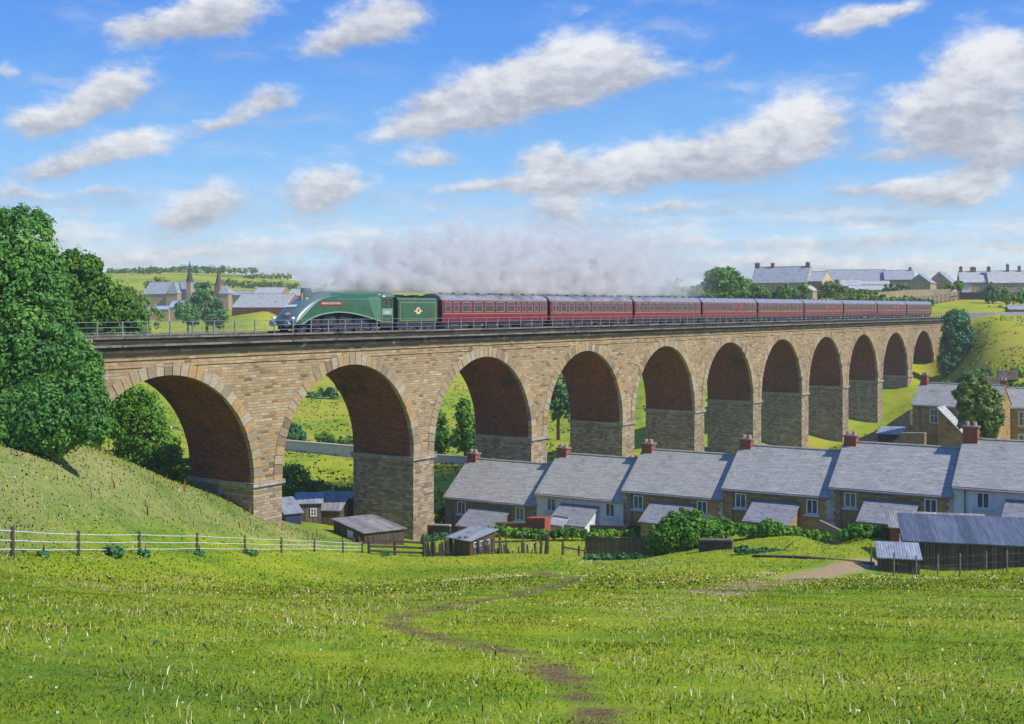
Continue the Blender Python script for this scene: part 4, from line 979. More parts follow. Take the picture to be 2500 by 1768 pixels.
t = bpy.data.objects['low_hut']; b = MB(); b.box(-.03, .02, 2.2, 3.3, .1, .85); b.build('panel', M['white_paint'], t)
pent('blue_hut', 'tiny hut with blue front under a sloping grey roof beside the first pier', 'shed', 640, 1152, 108, 30, 1.5, 2.6, 1.1, .9, 'wood_dark', 'corr_pale', deep=1.5)
b = MB(); b.box(.05, 1.45, -.03, .02, .1, 1.0); b.build('door', m_plain('blue_door', (.035, .04, .12), .5, 4, .4), bpy.data.objects['blue_hut'])
pent('grey_hut', 'pale grey hut with one dark window, left of the brown boarded hut', 'shed', 664, 1130, 112, 8, 2.3, 3.2, 2.2, .45, 'wood_grey', 'corr_pale', wins=[(1.6, 1.0, .6, .75)], deep=1.5, door=(.35, .6, 1.5, 'wood_brown'))
pent('brown_hut', 'brown boarded hut with sloping pale roof between the grey hut and the second pier', 'shed', 717, 1144, 112.5, -6, 1.9, 3.0, 1.5, .9, 'wood_brown', 'corr_rust', deep=1.5)
M['dark_boards'] = m_wood('dark_green_boards', (.028, .034, .030), (.06, .066, .058), .2)
pent('dark_shed', 'dark green grey shed behind the small huts, against the second pier', 'shed', 712, 1117, 119, -8, 3.8, 3.0, 2.6, .15, 'dark_boards', 'corr', deep=1.5)
house('outhouse', 'tiny white gabled outhouse beside the red brick yard wall', 'outhouse', 1232, 1174, 107, -40, 1.5, 1.5, .45, 1.1, 'white_render', 'slate_pale', wins=[(.75, .25, .5, .55)], gutter=False, deep=1, sill=False)
pent('field_shed', 'small dark shed with pale pitched sheet roof below the cottages', 'shed', 1968, 972, 152, -30, 2.6, 2.6, 1.7, .6, 'dark_boards', 'corr_pale', deep=1)

# low walls and fences ------------------------------------------------
def wall(name, label, pts, h, th, mat, cap=None, sink=.8, cat='wall', top=None):
    """pts = (column, depth); top = explicit rows for the wall head"""
    p0 = PG(*pts[0]); t = empty(name, p0, 0, label, cat); b = MB(); c = MB(); Q = []
    for i, (u, Z) in enumerate(pts):
        g = PG(u, Z); hz = h if not top else P(u, top[i], Z).z-g.z; Q.append((g, hz))
    for (a, ha), (d, hd) in zip(Q[:-1], Q[1:]):
        n_ = max(1, int((d-a).length/3))
        for k in range(n_):
            f0, f1 = k/n_, (k+1)/n_
            pa, pd = a.lerp(d, f0), a.lerp(d, f1); pa.z = pd.z = 0
            if top: za, zd = a.z+ha+(d.z+hd-a.z-ha)*f0, a.z+ha+(d.z+hd-a.z-ha)*f1; ga, gd = za-ha-sink, zd-hd-sink
            else: ga, gd = G(pa.x, pa.y)-sink, G(pd.x, pd.y)-sink; za, zd = ga+h+sink, gd+h+sink
            dr = (pd-pa); sd_ = Vector((-dr.y, dr.x, 0)).normalized()*th/2
            o = lambda p, s, z: Vector((p.x+s.x, p.y+s.y, z))-p0
            b.hexa([o(pa, -sd_, ga), o(pd, -sd_, gd), o(pd, sd_, gd), o(pa, sd_, ga), o(pa, -sd_, za), o(pd, -sd_, zd), o(pd, sd_, zd), o(pa, sd_, za)], .5)
            if cap:
                s2 = sd_*1.35
                c.hexa([o(pa, -s2, za+.002), o(pd, -s2, zd+.002), o(pd, s2, zd+.002), o(pa, s2, za+.002), o(pa, -s2, za+.13), o(pd, -s2, zd+.13), o(pd, s2, zd+.13), o(pa, s2, za+.13)], .5)
    b.build('masonry', M[mat], t)
    if cap: c.build('coping', M[cap], t)
    return t
M['roadwall'] = m_plain('pale_road_wall', (.46, .46, .44), .9, 1.5, .5, .02)
wall('field_wall', 'long low pale grey wall crossing the valley field behind the viaduct', [(340, 196), (420, 193), (520, 188), (635, 181), (790, 174), (980, 168), (1100, 164), (1260, 160)], 1.0, .6, 'roadwall', 'quoin', top=[963, 971, 979, 988, 1001, 1021, 1030, 1040])
wall('yard_wall', 'low red brick yard wall in front of the left end house', [(1112, 107), (1190, 106)], 1, .25, 'redbrick', 'ledge', top=[1174, 1175])
wall('brick_coal_bunker', 'taller red brick block standing between the brick yard wall and the white outhouse', [(1186, 105.5), (1228, 104.5)], 1, 1.0, 'redbrick', None, top=[1160, 1160], cat='outbuilding')
wall('yard_wall', 'dark stone yard wall below the white rendered house', [(1306, 106.5), (1440, 105), (1500, 104)], 1, .3, 'darkwall', None, top=[1177, 1180, 1183])
wall('yard_wall', 'short dark wall between the second pier and the end house', [(957, 113), (1010, 112)], 1, .35, 'darkwall', 'impost', top=[1178, 1180])
wall('yard_wall', 'low sloping grey stone wall by the hedge end, below the fourth and fifth terrace houses', [(1838, 96), (1888, 94)], 1, .3, 'housegrey', None, top=[1166, 1190])
wall('garden_wall', 'short dark stone wall just right of the round green bush', [(1568, 89), (1642, 88)], 1, .4, 'darkwall', 'ledge', top=[1213, 1213])
wall('kerb_wall', 'very low dark kerb along the edge of the lower field near the dirt track', [(1690, 82), (1800, 79.5), (1960, 77)], .14, .4, 'darkwall', None)
wall('dry_stone_wall', 'dry stone wall climbing the slope to the left corner of the cottage', [(1925, 172), (1985, 168), (2046, 158)], 1.1, .6, 'drystone', None, top=[985, 958, 918])
wall('dry_stone_wall', 'dry stone wall slanting up beside the small dark shed below the cottage', [(2002, 150), (2022, 149), (2052, 147)], 1, .6, 'drystone', None, top=[993, 976, 948])
wall('yard_wall', 'brown stone yard wall at the foot of the cottage, with a pale top', [(2020, 140), (2075, 137.5)], 1, .4, 'housestone', 'impost', top=[972, 973])
wall('trackside_wall', 'thin pale grey wall along the railway embankment right of the viaduct', [(2165, 267), (2230, 266), (2330, 265)], .7, .5, 'roadwall', None, top=[702, 701, 699])
wall('village_wall', 'long reddish brown garden wall below the gabled houses on the skyline', [(1968, 318), (2040, 322), (2130, 326)], 1, .6, 'palestone', None, top=[656, 650, 648])
wall('retaining_wall', 'dark stone retaining wall under the long terrace on the right skyline', [(2148, 326), (2220, 323), (2330, 320)], 1, .8, 'darkwall', None, top=[656, 656, 657])

def fence(name, label, posts, hs, rails, rad, mat, rmat, pw=.09, cat='fence', jitter=0, rect=False, gaps=0):
    p0 = PG(*posts[0]); t = empty(name, p0, 0, label, cat); tops = []
    for i, (u, Z) in enumerate(posts):
        g = PG(u, Z)-p0; h = hs[i] if isinstance(hs, (list, tuple)) else hs
        dx, dy = random.uniform(-jitter, jitter), random.uniform(-jitter, jitter)
        b = MB(); a = g+Vector((0, 0, -.4)); c = g+Vector((dx, dy, h))
        b.tube([a, a.lerp(c, .7), c, c+Vector((0, 0, .03))], [pw, pw*.95, pw*.9, pw*.4], 7)
        b.build('post', M[mat], t); tops.append((g, h, Vector((dx, dy, 0))))
    for f in rails:
        b = MB()
        for (g0, h0, j0), (g1, h1, j1) in zip(tops[:-1], tops[1:]):
            a, c = g0+j0*f+Vector((0, -pw if rect else 0, h0*f)), g1+j1*f+Vector((0, -pw if rect else 0, h1*f))
            if rect: bar(b, a, c, .05, rad)
            else:
                m_ = a.lerp(c, .5)-Vector((0, 0, .03)); b.tube([a, m_, c], rad, 5)
        b.build('rail' if rect else 'wire', M[rmat], t)
    return t
fence('wire_fence', 'wire fence with dark timber posts along the bottom of the grassy bank on the left', [(-70, 46), (28, 48), (176, 54), (312, 60), (442, 68), (549, 76), (631, 83), (705, 90), (769, 94), (812, 96.5)],
      [1.3, 1.22, 1.12, 1.18, 1.16, 1.14, 1.05, .95, .95, .9], (.26, .55, .86), .024, 'post', 'rail_paint', .085)
fence('rail_fence', 'dark wooden post and rail fence between the wire fence and the broken palings', [(827, 96.8), (885, 97), (950, 97)], [1.35, 1.6, 1.5], (.12, .38, .66), .17, 'post', 'post', .12, rect=True)
fence('broken_rail_fence', 'short broken post and rail stub left of the board fence', [(1262, 94), (1298, 94), (1313, 94.4)], [1.1, .75, .6], (.55,), .13, 'post', 'post', .10, rect=True, jitter=.12)
t = empty('paling_fence', PG(1090, 95.5), 0, 'broken down fence of leaning dark palings in front of the small hut', 'fence'); p0 = t.location.copy()
u = 957.0
while u < 1232:
    Z = 96.6-(u-957)*.006; g = PG(u, Z)-p0; k = (u-957)/275
    h = random.uniform(1.0, 1.6)*(1 if k < .55 else random.choice([.5, .8, 1.15, .35]))
    if random.random() < .1: h *= .3
    lean = random.uniform(-.22, .22); wd = random.uniform(.12, .28)
    b = MB(); a = g+Vector((0, 0, -.3)); c = g+Vector((lean, random.uniform(-.1, .1), h)); s = Vector((wd/2, 0, 0)); d = Vector((0, .04, 0))
    b.hexa([a-s-d, a+s-d, a+s+d, a-s+d, c-s*.8-d, c+s*.6-d+Vector((0, 0, -.08)), c+s*.6+d+Vector((0, 0, -.08)), c-s*.8+d])
    b.build('paling', M['post' if random.random() < .8 else 'wood_grey'], t)
    u += random.uniform(3.4, 6.6)*(1.0 if k < .6 else 1.25)
t = empty('board_fence', PG(1312, 96), 0, 'dark brown upright board fence left of the round green bush', 'fence'); p0 = t.location.copy(); b = MB()
pts = [(1312+i*(1470-1312)/40, 96-i*.075) for i in range(41)]
for (u0, Za), (u1, Zb) in zip(pts[:-1], pts[1:]):
    a, c = PG(u0, Za)-p0, PG(u1, Zb)-p0; hh = 1.42+random.uniform(-.05, .05); a = a.lerp(c, .03); c = a.lerp(c, .95)
    y = Vector((0, .035, 0)); dn = Vector((0, 0, -.3)); up = Vector((0, 0, hh))
    b.hexa([a+dn-y, c+dn-y, c+dn+y, a+dn+y, a+up-y, c+up-y, c+up+y, a+up+y])
b.build('boards', M['wood_dark'], t)
b = MB()
for f in (.3, 1.1): bar(b, PG(1312, 96)-p0+Vector((0, .12, f)), PG(1470, 93)-p0+Vector((0, .12, f)), .06, .1)
b.build('rail', M['post'], t)
fence('stake_fence', 'row of thin rusty stakes with sagging wire in front of the long black shed', [(1953, 75), (2004, 71.5), (2055, 71), (2102, 70.7), (2152, 70.4), (2211, 70), (2258, 69.7), (2300, 69.4)],
      [1.5, 1.38, 1.3, 1.38, 1.38, 1.4, 1.35, 1.3], (.55, .9), .008, 'post_pale', 'post_pale', .05, jitter=.05)
fence('paling_fence', 'far slatted fence running downhill from the skyline terrace towards the train', [(2044+i*9.5, 300+i*2.2) for i in range(12)], [2.2]*12, (.3, .6, .9), .35, 'post_pale', 'post_pale', .22, rect=True)

# the distant town ----------------------------------------------------
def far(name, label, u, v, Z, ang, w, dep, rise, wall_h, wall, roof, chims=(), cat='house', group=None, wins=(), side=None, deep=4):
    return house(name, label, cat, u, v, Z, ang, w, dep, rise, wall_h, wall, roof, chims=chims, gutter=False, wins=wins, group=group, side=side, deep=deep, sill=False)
M['farbrick'] = m_plain('faded_brick', (.27, .16, .115), .9, 1, .4)
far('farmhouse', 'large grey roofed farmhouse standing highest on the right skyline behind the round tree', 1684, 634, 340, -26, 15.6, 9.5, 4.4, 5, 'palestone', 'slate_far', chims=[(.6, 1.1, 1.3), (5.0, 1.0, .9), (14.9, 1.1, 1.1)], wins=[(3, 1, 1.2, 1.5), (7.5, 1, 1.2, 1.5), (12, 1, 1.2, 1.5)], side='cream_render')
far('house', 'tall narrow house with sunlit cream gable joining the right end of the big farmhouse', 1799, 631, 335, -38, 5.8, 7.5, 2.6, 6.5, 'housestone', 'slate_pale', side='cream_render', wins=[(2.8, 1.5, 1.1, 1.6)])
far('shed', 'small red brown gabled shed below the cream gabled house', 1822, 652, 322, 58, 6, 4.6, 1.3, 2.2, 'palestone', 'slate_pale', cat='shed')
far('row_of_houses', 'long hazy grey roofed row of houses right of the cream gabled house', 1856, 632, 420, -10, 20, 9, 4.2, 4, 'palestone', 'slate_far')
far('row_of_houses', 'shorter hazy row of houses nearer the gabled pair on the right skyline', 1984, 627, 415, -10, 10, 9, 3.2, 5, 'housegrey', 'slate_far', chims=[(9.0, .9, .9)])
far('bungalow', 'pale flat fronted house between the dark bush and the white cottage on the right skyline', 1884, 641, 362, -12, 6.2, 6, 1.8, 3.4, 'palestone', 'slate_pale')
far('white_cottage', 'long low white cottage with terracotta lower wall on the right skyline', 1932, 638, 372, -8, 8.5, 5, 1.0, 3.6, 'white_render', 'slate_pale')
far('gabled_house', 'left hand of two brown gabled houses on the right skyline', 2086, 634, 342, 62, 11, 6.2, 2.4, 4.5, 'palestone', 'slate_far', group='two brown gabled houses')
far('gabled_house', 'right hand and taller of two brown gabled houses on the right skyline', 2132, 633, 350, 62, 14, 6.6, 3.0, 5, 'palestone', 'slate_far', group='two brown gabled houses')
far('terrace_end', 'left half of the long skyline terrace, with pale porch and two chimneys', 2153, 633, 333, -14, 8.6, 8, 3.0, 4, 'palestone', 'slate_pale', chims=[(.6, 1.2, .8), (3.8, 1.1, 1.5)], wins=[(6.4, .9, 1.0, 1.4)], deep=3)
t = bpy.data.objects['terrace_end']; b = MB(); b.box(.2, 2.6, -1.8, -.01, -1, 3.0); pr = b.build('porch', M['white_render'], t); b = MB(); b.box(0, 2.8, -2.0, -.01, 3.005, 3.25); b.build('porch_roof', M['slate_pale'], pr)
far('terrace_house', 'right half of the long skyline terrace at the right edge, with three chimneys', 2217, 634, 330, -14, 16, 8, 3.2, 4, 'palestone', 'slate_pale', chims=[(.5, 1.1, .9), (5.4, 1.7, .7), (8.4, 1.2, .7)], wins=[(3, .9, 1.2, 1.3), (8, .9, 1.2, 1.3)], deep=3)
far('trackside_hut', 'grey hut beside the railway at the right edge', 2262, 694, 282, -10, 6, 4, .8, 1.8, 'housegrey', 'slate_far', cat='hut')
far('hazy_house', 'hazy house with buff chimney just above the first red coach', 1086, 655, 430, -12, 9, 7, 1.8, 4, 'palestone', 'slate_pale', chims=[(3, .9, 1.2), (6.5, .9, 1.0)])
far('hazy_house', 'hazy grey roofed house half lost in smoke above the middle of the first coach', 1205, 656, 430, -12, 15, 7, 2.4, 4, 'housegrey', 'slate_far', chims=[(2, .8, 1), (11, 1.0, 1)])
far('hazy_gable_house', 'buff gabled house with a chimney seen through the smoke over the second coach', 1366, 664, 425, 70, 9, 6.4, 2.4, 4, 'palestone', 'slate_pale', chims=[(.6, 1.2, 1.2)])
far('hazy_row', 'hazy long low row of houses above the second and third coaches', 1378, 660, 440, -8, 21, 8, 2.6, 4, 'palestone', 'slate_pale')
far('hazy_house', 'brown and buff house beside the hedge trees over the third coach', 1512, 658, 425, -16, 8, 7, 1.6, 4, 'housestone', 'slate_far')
c1 = far('church', 'grey roofed church with a slender dark spire on the left skyline', 320, 659, 432, -14, 19.5, 10, 4.2, 5, 'palestone', 'slate_far', cat='church')
b = MB(); b.box(17.75, 19.45, -.85, .85, -2, 9.4); tw = b.build('tower', M['palestone'], c1)
b = MB(); b.tube([(18.6, 0, 9.4), (18.6, 0, 9.9), (18.6, 0, 12.5), (18.6, 0, 16.6)], [1.35, 1.2, .6, .06], 8); b.build('spire', m_plain('spire_slate', (.06, .055, .075), .6, 1, .4), tw)
c1.children[0].name = 'wall'
b = MB(); b.hexa([(11.2, -3.2, -2), (15.6, -3.2, -2), (15.6, -.02, -2), (11.2, -.02, -2), (11.2, -3.2, 5), (15.6, -3.2, 5), (15.6, -.02, 5), (11.2, -.02, 5)], .5); tr_ = b.build('transept', M['palestone'], c1)
b = MB(); b.hexa([(11, -3.4, 5.01), (15.8, -3.4, 5.01), (15.8, -.03, 5.01), (11, -.03, 5.01), (13, -2.2, 9.0), (13.8, -2.2, 9.0), (13.8, 1.5, 9.0), (13, 1.5, 9.0)], .5); b.build('transept_roof', M['slate_far'], tr_)
e = P(490, 665, 440); ch = empty('chapel', (e.x, e.y, e.z), R(-14), 'small chapel with thin brown pointed spire right of the conifer on the left skyline', 'chapel')
b = MB(); b.box(-1.2, 1.2, -1.2, 1.2, -5, 4.6); b.build('tower', M['farbrick'], ch); b = MB(); b.tube([(0, 0, 4.6), (0, 0, 5), (0, 0, 10.4)], [1.5, 1.15, .06], 8); b.build('spire', m_plain('spire_brown', (.10, .06, .055), .7, 1, .4), ch)
b = MB(); b.hexa([(1.2, -2, -5), (5, -2, -5), (5, 3, -5), (1.2, 3, -5), (1.2, -2, 1), (5, -2, 1), (5, 3, 1), (1.2, 3, 1)], .5); b.build('nave', M['palestone'], ch)
b = MB(); b.hexa([(1.0, -2.3, 1.01), (5.3, -2.3, 1.01), (5.3, 3.3, 1.01), (1.0, 3.3, 1.01), (1.2, .3, 4), (3.2, .3, 4), (3.2, .7, 4), (1.2, .7, 4)], .5); b.build('roof', M['slate_far'], ch)
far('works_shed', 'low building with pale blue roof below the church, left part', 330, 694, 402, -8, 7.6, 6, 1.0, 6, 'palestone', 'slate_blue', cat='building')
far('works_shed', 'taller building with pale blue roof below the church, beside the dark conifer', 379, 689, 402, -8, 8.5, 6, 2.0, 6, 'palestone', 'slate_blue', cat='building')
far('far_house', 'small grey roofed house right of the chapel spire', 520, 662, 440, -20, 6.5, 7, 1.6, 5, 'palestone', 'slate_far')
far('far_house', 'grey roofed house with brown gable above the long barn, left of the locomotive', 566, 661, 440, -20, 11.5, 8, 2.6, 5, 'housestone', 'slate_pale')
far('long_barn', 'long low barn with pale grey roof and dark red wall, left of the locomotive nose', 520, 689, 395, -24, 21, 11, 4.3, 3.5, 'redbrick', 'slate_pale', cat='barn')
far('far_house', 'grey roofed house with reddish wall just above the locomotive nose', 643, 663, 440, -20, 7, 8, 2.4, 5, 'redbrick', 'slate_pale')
# ------------------------------------------------------------------ trees, bushes and hedges
def crown(name, ells, base, leaf, size, n, parent, kind=None, hollow=.4, clump=26, dark=0.0):
    """ells: world centre, radii; leaves sit in clumps scattered over the outer part of each ellipsoid"""
    vol = np.array([(r[0]*r[2]+r[1]*r[2]+r[0]*r[1]) for _, r in ells]); share = vol/vol.sum()
    V = []; T = []
    for (c, r), s in zip(ells, share):
        m = max(40, int(n*s)); r = np.array(r); c = np.array(c)-np.array(base)
        nc = max(10, m//clump)
        d = RNG.normal(size=(nc, 3)); d /= np.linalg.norm(d, axis=1)[:, None]
        rad = RNG.uniform(hollow, 1.0, nc)**.6
        cc = c+d*rad[:, None]*r
        cr = RNG.uniform(.11, .30, nc)*r.min()+size*.5
        k = RNG.integers(0, nc, m)
        dd = RNG.normal(size=(m, 3)); dd /= np.linalg.norm(dd, axis=1)[:, None]
        p = cc[k]+dd*(cr[k]*RNG.uniform(.35, 1.05, m))[:, None]
        nrm = dd*.9+d[k]*.55+np.array([0, 0, .35])+RNG.normal(size=(m, 3))*.38; nrm /= np.linalg.norm(nrm, axis=1)[:, None]
        a = np.cross(nrm, RNG.normal(size=(m, 3))); a /= np.linalg.norm(a, axis=1)[:, None]; b = np.cross(nrm, a)
        sz = size*RNG.uniform(.6, 1.25, m)[:, None]
        q = np.stack([p-a*sz*.62, p-b*sz*.34+nrm*sz*.08, p+a*sz*.62, p+b*sz*.34+nrm*sz*.08], 1)
        V.append(q.reshape(-1, 3)); T.append(np.clip(RNG.normal(.5, .19, m)+(RNG.normal(0, .12, nc))[k]-dark, 0, 1))
    return np_mesh(name, np.concatenate(V), 4, M[leaf], np.concatenate(T), parent)
def tree(name, label, Z, blobs, leaf='leaf_mid', size=.28, n=9000, group=None, cat='tree', trunk=True, base=None, squash=.8, dz=0, clump=26, hollow=.5):
    """blobs: (column, row, half width, half height[, depth offset]) measured at depth Z"""
    k = Z/F; E = []; bl2 = []
    for bl in blobs:                 # long low shapes become a run of rounder ones
        u, v, ru, rv = bl[:4]
        if ru > 1.7*rv:
            m = int(math.ceil(ru/(1.15*rv))); st_ = (ru-rv)/max(m-1, 1)*2
            for i in range(m): bl2.append((u-ru+rv+i*st_+random.uniform(-.3, .3)*rv, v+random.uniform(-.18, .18)*rv, rv*1.45, rv*random.uniform(.85, 1.1))+tuple(bl[4:]))
        else: bl2.append(bl)
    blobs = bl2
    def place(Z):
        k = Z/F; E = []
        for bl in blobs:
            u, v, ru, rv = bl[:4]; c = P(u, v, Z+(bl[4] if len(bl) > 4 else 0))
            E.append(((c.x, c.y, c.z), (ru*k, max(min(ru, rv)*squash*k, .3), rv*k)))
        return E, min(c[2]-r[2]*.9-G(c[0], c[1]) for c, r in E)
    E, gap = place(Z)
    if not trunk and gap > .3:       # low growth sits on the ground: find the nearest depth where it does
        Z = min((z for z in np.linspace(Z*.96, Z*1.2, 25)), key=lambda z: abs(place(z)[1]-.05)+.02*abs(z-Z))
        E, gap = place(Z)
        if gap > 0: E = [((c[0], c[1], c[2]-gap), r) for c, r in E]
    um = base if base else sum(b[0]*b[2] for b in blobs)/sum(b[2] for b in blobs)
    g = PG(um, Z+dz); g.y = Z+dz; g.z = G(g.x, g.y)
    t = empty(name, g, 0, label, cat, group)
    crown('crown' if trunk else 'foliage', E, g, leaf, size, n, t, clump=clump, hollow=hollow)
    top = max(e[0][2]+e[1][2]*.3 for e in E)-g.z; H = max(top, .6)
    b = MB(); r0 = max(.05, .028*H)
    ctr = Vector((sum(e[0][0] for e in E)/len(E)-g.x, sum(e[0][1] for e in E)/len(E)-g.y, 0))
    b.tube([(0, 0, -.4), (ctr.x*.2, ctr.y*.2, H*.35), (ctr.x*.7, ctr.y*.7, H*.7), (ctr.x, ctr.y, H)], [r0*1.35, r0, r0*.6, r0*.2], 8)
    for e in E:
        c = Vector(e[0])-g; b.tube([(ctr.x*.3, ctr.y*.3, min(H*.4, c.z*.6)), (c.x*.6, c.y*.6, c.z*.75), (c.x, c.y, c.z)], [r0*.6, r0*.4, r0*.12], 6)
    b.build('trunk' if trunk else 'stems', M['bark'], t)
    return t
tree('broadleaf_tree', 'tallest dark green broadleaf tree at the left edge in front of the viaduct', 69, [(38, 545, 85, 85), (20, 650, 125, 110), (85, 650, 62, 95), (112, 720, 55, 80), (60, 780, 135, 120), (-90, 720, 120, 220), (130, 850, 88, 90), (20, 900, 130, 120), (165, 800, 45, 60), (112, 585, 26, 34), (-10, 500, 40, 40)], 'leaf_dark', .24, 92000, base=30, clump=46)
tree('hawthorn_bush', 'dense leafy bush at the foot of the tallest tree, covering the end of the viaduct', 66.5, [(175, 900, 62, 85), (110, 930, 100, 85), (205, 950, 40, 50), (188, 830, 40, 55), (20, 960, 120, 75), (214, 890, 26, 45)], 'leaf_dark', .21, 48000, cat='bush', trunk=False, base=110, clump=30)
tree('broadleaf_tree', 'bright green rounded tree behind the viaduct, right of the tallest tree', 104, [(175, 630, 48, 66), (140, 640, 40, 70), (158, 585, 26, 24), (215, 690, 75, 70), (275, 715, 55, 48), (160, 720, 60, 90), (240, 770, 95, 60), (306, 742, 32, 34), (200, 610, 30, 34)], 'leaf_mid', .34, 30000, clump=30)
tree('shrub', 'large dark green shrub seen through the first arch', 110, [(305, 950, 62, 85), (345, 1000, 55, 70), (270, 920, 50, 70), (380, 1045, 48, 45), (300, 1050, 80, 50), (395, 1080, 50, 28)], 'leaf_bright', .3, 22000, cat='bush', trunk=False)
tree('bushes', 'low green bushes behind the little huts, seen through the second arch', 128, [(660, 1085, 40, 42), (700, 1100, 38, 26), (745, 1108, 40, 18), (780, 1110, 25, 16)], 'leaf_bright', .34, 6000, cat='bushes', trunk=False)
tree('roadside_bush', 'dark bush above the pale field wall at the left side of the second arch', 188, [(650, 968, 24, 22), (668, 978, 22, 13)], 'leaf_blue', .5, 1800, cat='bush', trunk=False)
tree('roadside_bush', 'low green bush on the pale field wall in the middle of the second arch', 186, [(725, 982, 28, 11), (770, 988, 28, 9), (790, 992, 20, 8)], 'leaf_mid', .5, 1500, cat='bush', trunk=False)
tree('hedge', 'blue green hedge climbing the far field seen at the top of the second arch', 262, [(640, 925, 22, 9), (672, 908, 22, 9), (705, 893, 22, 10), (735, 878, 22, 11), (765, 866, 16, 10)], 'leaf_blue', .7, 2400, cat='hedge', trunk=False, squash=1)
tree('young_tree', 'left hand leafy young tree seen through the third arch', 176, [(984, 960, 20, 40), (988, 985, 26, 28)], 'leaf_bright', .46, 2800)
tree('young_tree', 'taller right hand leafy young tree seen through the third arch', 172, [(1040, 930, 18, 38), (1046, 965, 26, 45), (1055, 995, 24, 26), (1030, 990, 20, 20)], 'leaf_bright', .46, 4200)
tree('young_tree', 'blue green tree filling the left side of the fourth arch', 196, [(1252, 880, 30, 50), (1262, 905, 30, 36), (1240, 905, 26, 36)], 'leaf_blue', .5, 3600)
tree('pier_bush', 'small green bush between the second pier and the left end house', 121, [(990, 1165, 16, 28), (1004, 1178, 14, 18)], 'leaf_bright', .3, 1500, cat='bush', trunk=False)
# town trees, left
tree('conifer_tree', 'dark green bushy tree between the two spires on the left skyline', 352, [(455, 660, 26, 32), (468, 690, 36, 30), (450, 700, 40, 30), (486, 712, 30, 24)], 'leaf_blue', .95, 3600)
tree('round_tree', 'small round dark tree left of the bushy tree between the spires', 345, [(412, 700, 21, 24), (432, 704, 18, 20)], 'leaf_dark', .85, 1800)
tree('hillside_bush', 'faint round olive tree behind the left end of the church roof', 450, [(355, 640, 30, 20), (332, 656, 18, 20)], 'leaf_far', 1.1, 1300)
tree('tree_belt', 'belt of bright green bushes on the left between the big trees and the church', 300, [(255, 668, 45, 22), (300, 690, 46, 26), (330, 715, 40, 24), (270, 720, 60, 30)], 'leaf_far', .9, 4200, cat='bushes', trunk=False)
tree('hilltop_hedge', 'hazy green hedge along the far hilltop on the left', 700, [(380, 604, 70, 5), (450, 600, 60, 6), (520, 606, 60, 5), (600, 619, 50, 5), (300, 607, 60, 4)], 'leaf_far', 1.6, 1800, cat='hedge', trunk=False, squash=1)
tree('field_hedge', 'dark green hedge behind the grey houses left of the locomotive', 560, [(530, 636, 40, 8), (590, 640, 45, 8), (640, 642, 30, 7)], 'leaf_far', 1.4, 1500, cat='hedge', trunk=False, squash=1)
tree('nose_bush', 'small bright green bush on the slope left of the locomotive nose', 372, [(630, 684, 18, 8), (610, 690, 16, 6)], 'leaf_bright', .8, 900, cat='bush', trunk=False)
# town trees, right
tree('round_tree', 'big rounded bright green tree beside the farmhouse on the right skyline', 318, [(1622, 630, 44, 30), (1600, 645, 40, 24), (1650, 650, 40, 22), (1622, 615, 26, 16), (1575, 655, 25, 14)], 'leaf_mid', .85, 6500)
tree('sparse_tree', 'thin wispy young tree rising from the hedge over the third coach', 330, [(1508, 640, 14, 10), (1520, 630, 9, 7), (1496, 630, 10, 6), (1504, 650, 22, 8)], 'leaf_far', .55, 420)
tree('trackside_hedge', 'long green hedge along the far side of the railway below the farmhouse', 306, [(1470, 662, 34, 7), (1510, 656, 32, 11), (1550, 658, 32, 10), (1600, 664, 40, 9), (1680, 656, 34, 16), (1730, 658, 38, 14), (1775, 656, 32, 16), (1700, 668, 70, 8)], 'leaf_mid', .75, 7500, cat='hedge', trunk=False, squash=1.1)
tree('dark_bush', 'dark olive bush right of the cream gabled house on the skyline', 326, [(1866, 646, 24, 18), (1882, 656, 24, 12), (1850, 660, 24, 10)], 'leaf_olive', .75, 2200, cat='bush', trunk=False)
tree('trackside_hedge', 'yellow green scrub between the dark bush and the long garden wall beyond the train', 300, [(1900, 667, 34, 7), (1950, 668, 40, 7), (2010, 672, 40, 6), (2065, 677, 30, 6)], 'leaf_far', .7, 3000, cat='hedge', trunk=False, squash=1)
tree('garden_bush', 'small green garden bush left of the two brown gabled houses', 345, [(2010, 640, 20, 11), (1996, 646, 16, 8)], 'leaf_mid', .75, 1200, cat='bush', trunk=False)
tree('hedge', 'dark hedge climbing beside the far slatted fence to the long skyline terrace', 322, [(2100, 660, 14, 7), (2118, 652, 14, 7), (2136, 645, 13, 7), (2150, 638, 10, 8)], 'leaf_mid', .7, 1500, cat='hedge', trunk=False, squash=1)
tree('conifer_shrub', 'dark blue green conical shrub in front of the long skyline terrace', 312, [(2222, 645, 8, 14), (2220, 660, 15, 15), (2228, 668, 20, 10)], 'leaf_blue', .7, 1500, cat='shrub')
tree('olive_bush', 'sprawling olive bush right of the conical shrub on the right skyline', 314, [(2246, 655, 14, 12), (2258, 668, 20, 10)], 'leaf_far', .7, 1200, cat='bush', trunk=False)
tree('scrub', 'dark green scrub on the slope under the skyline terrace at the right edge', 300, [(2280, 672, 28, 9), (2310, 664, 28, 12), (2240, 694, 30, 5), (2255, 700, 20, 5)], 'leaf_mid', .7, 1700, cat='scrub', trunk=False)
tree('abutment_tree', 'blue green bushy tree standing against the right end of the viaduct', 250, [(2142, 735, 30, 40), (2160, 760, 24, 36), (2130, 780, 26, 36), (2148, 720, 28, 24), (2122, 815, 22, 26), (2146, 820, 20, 16)], 'leaf_blue', .62, 8000)
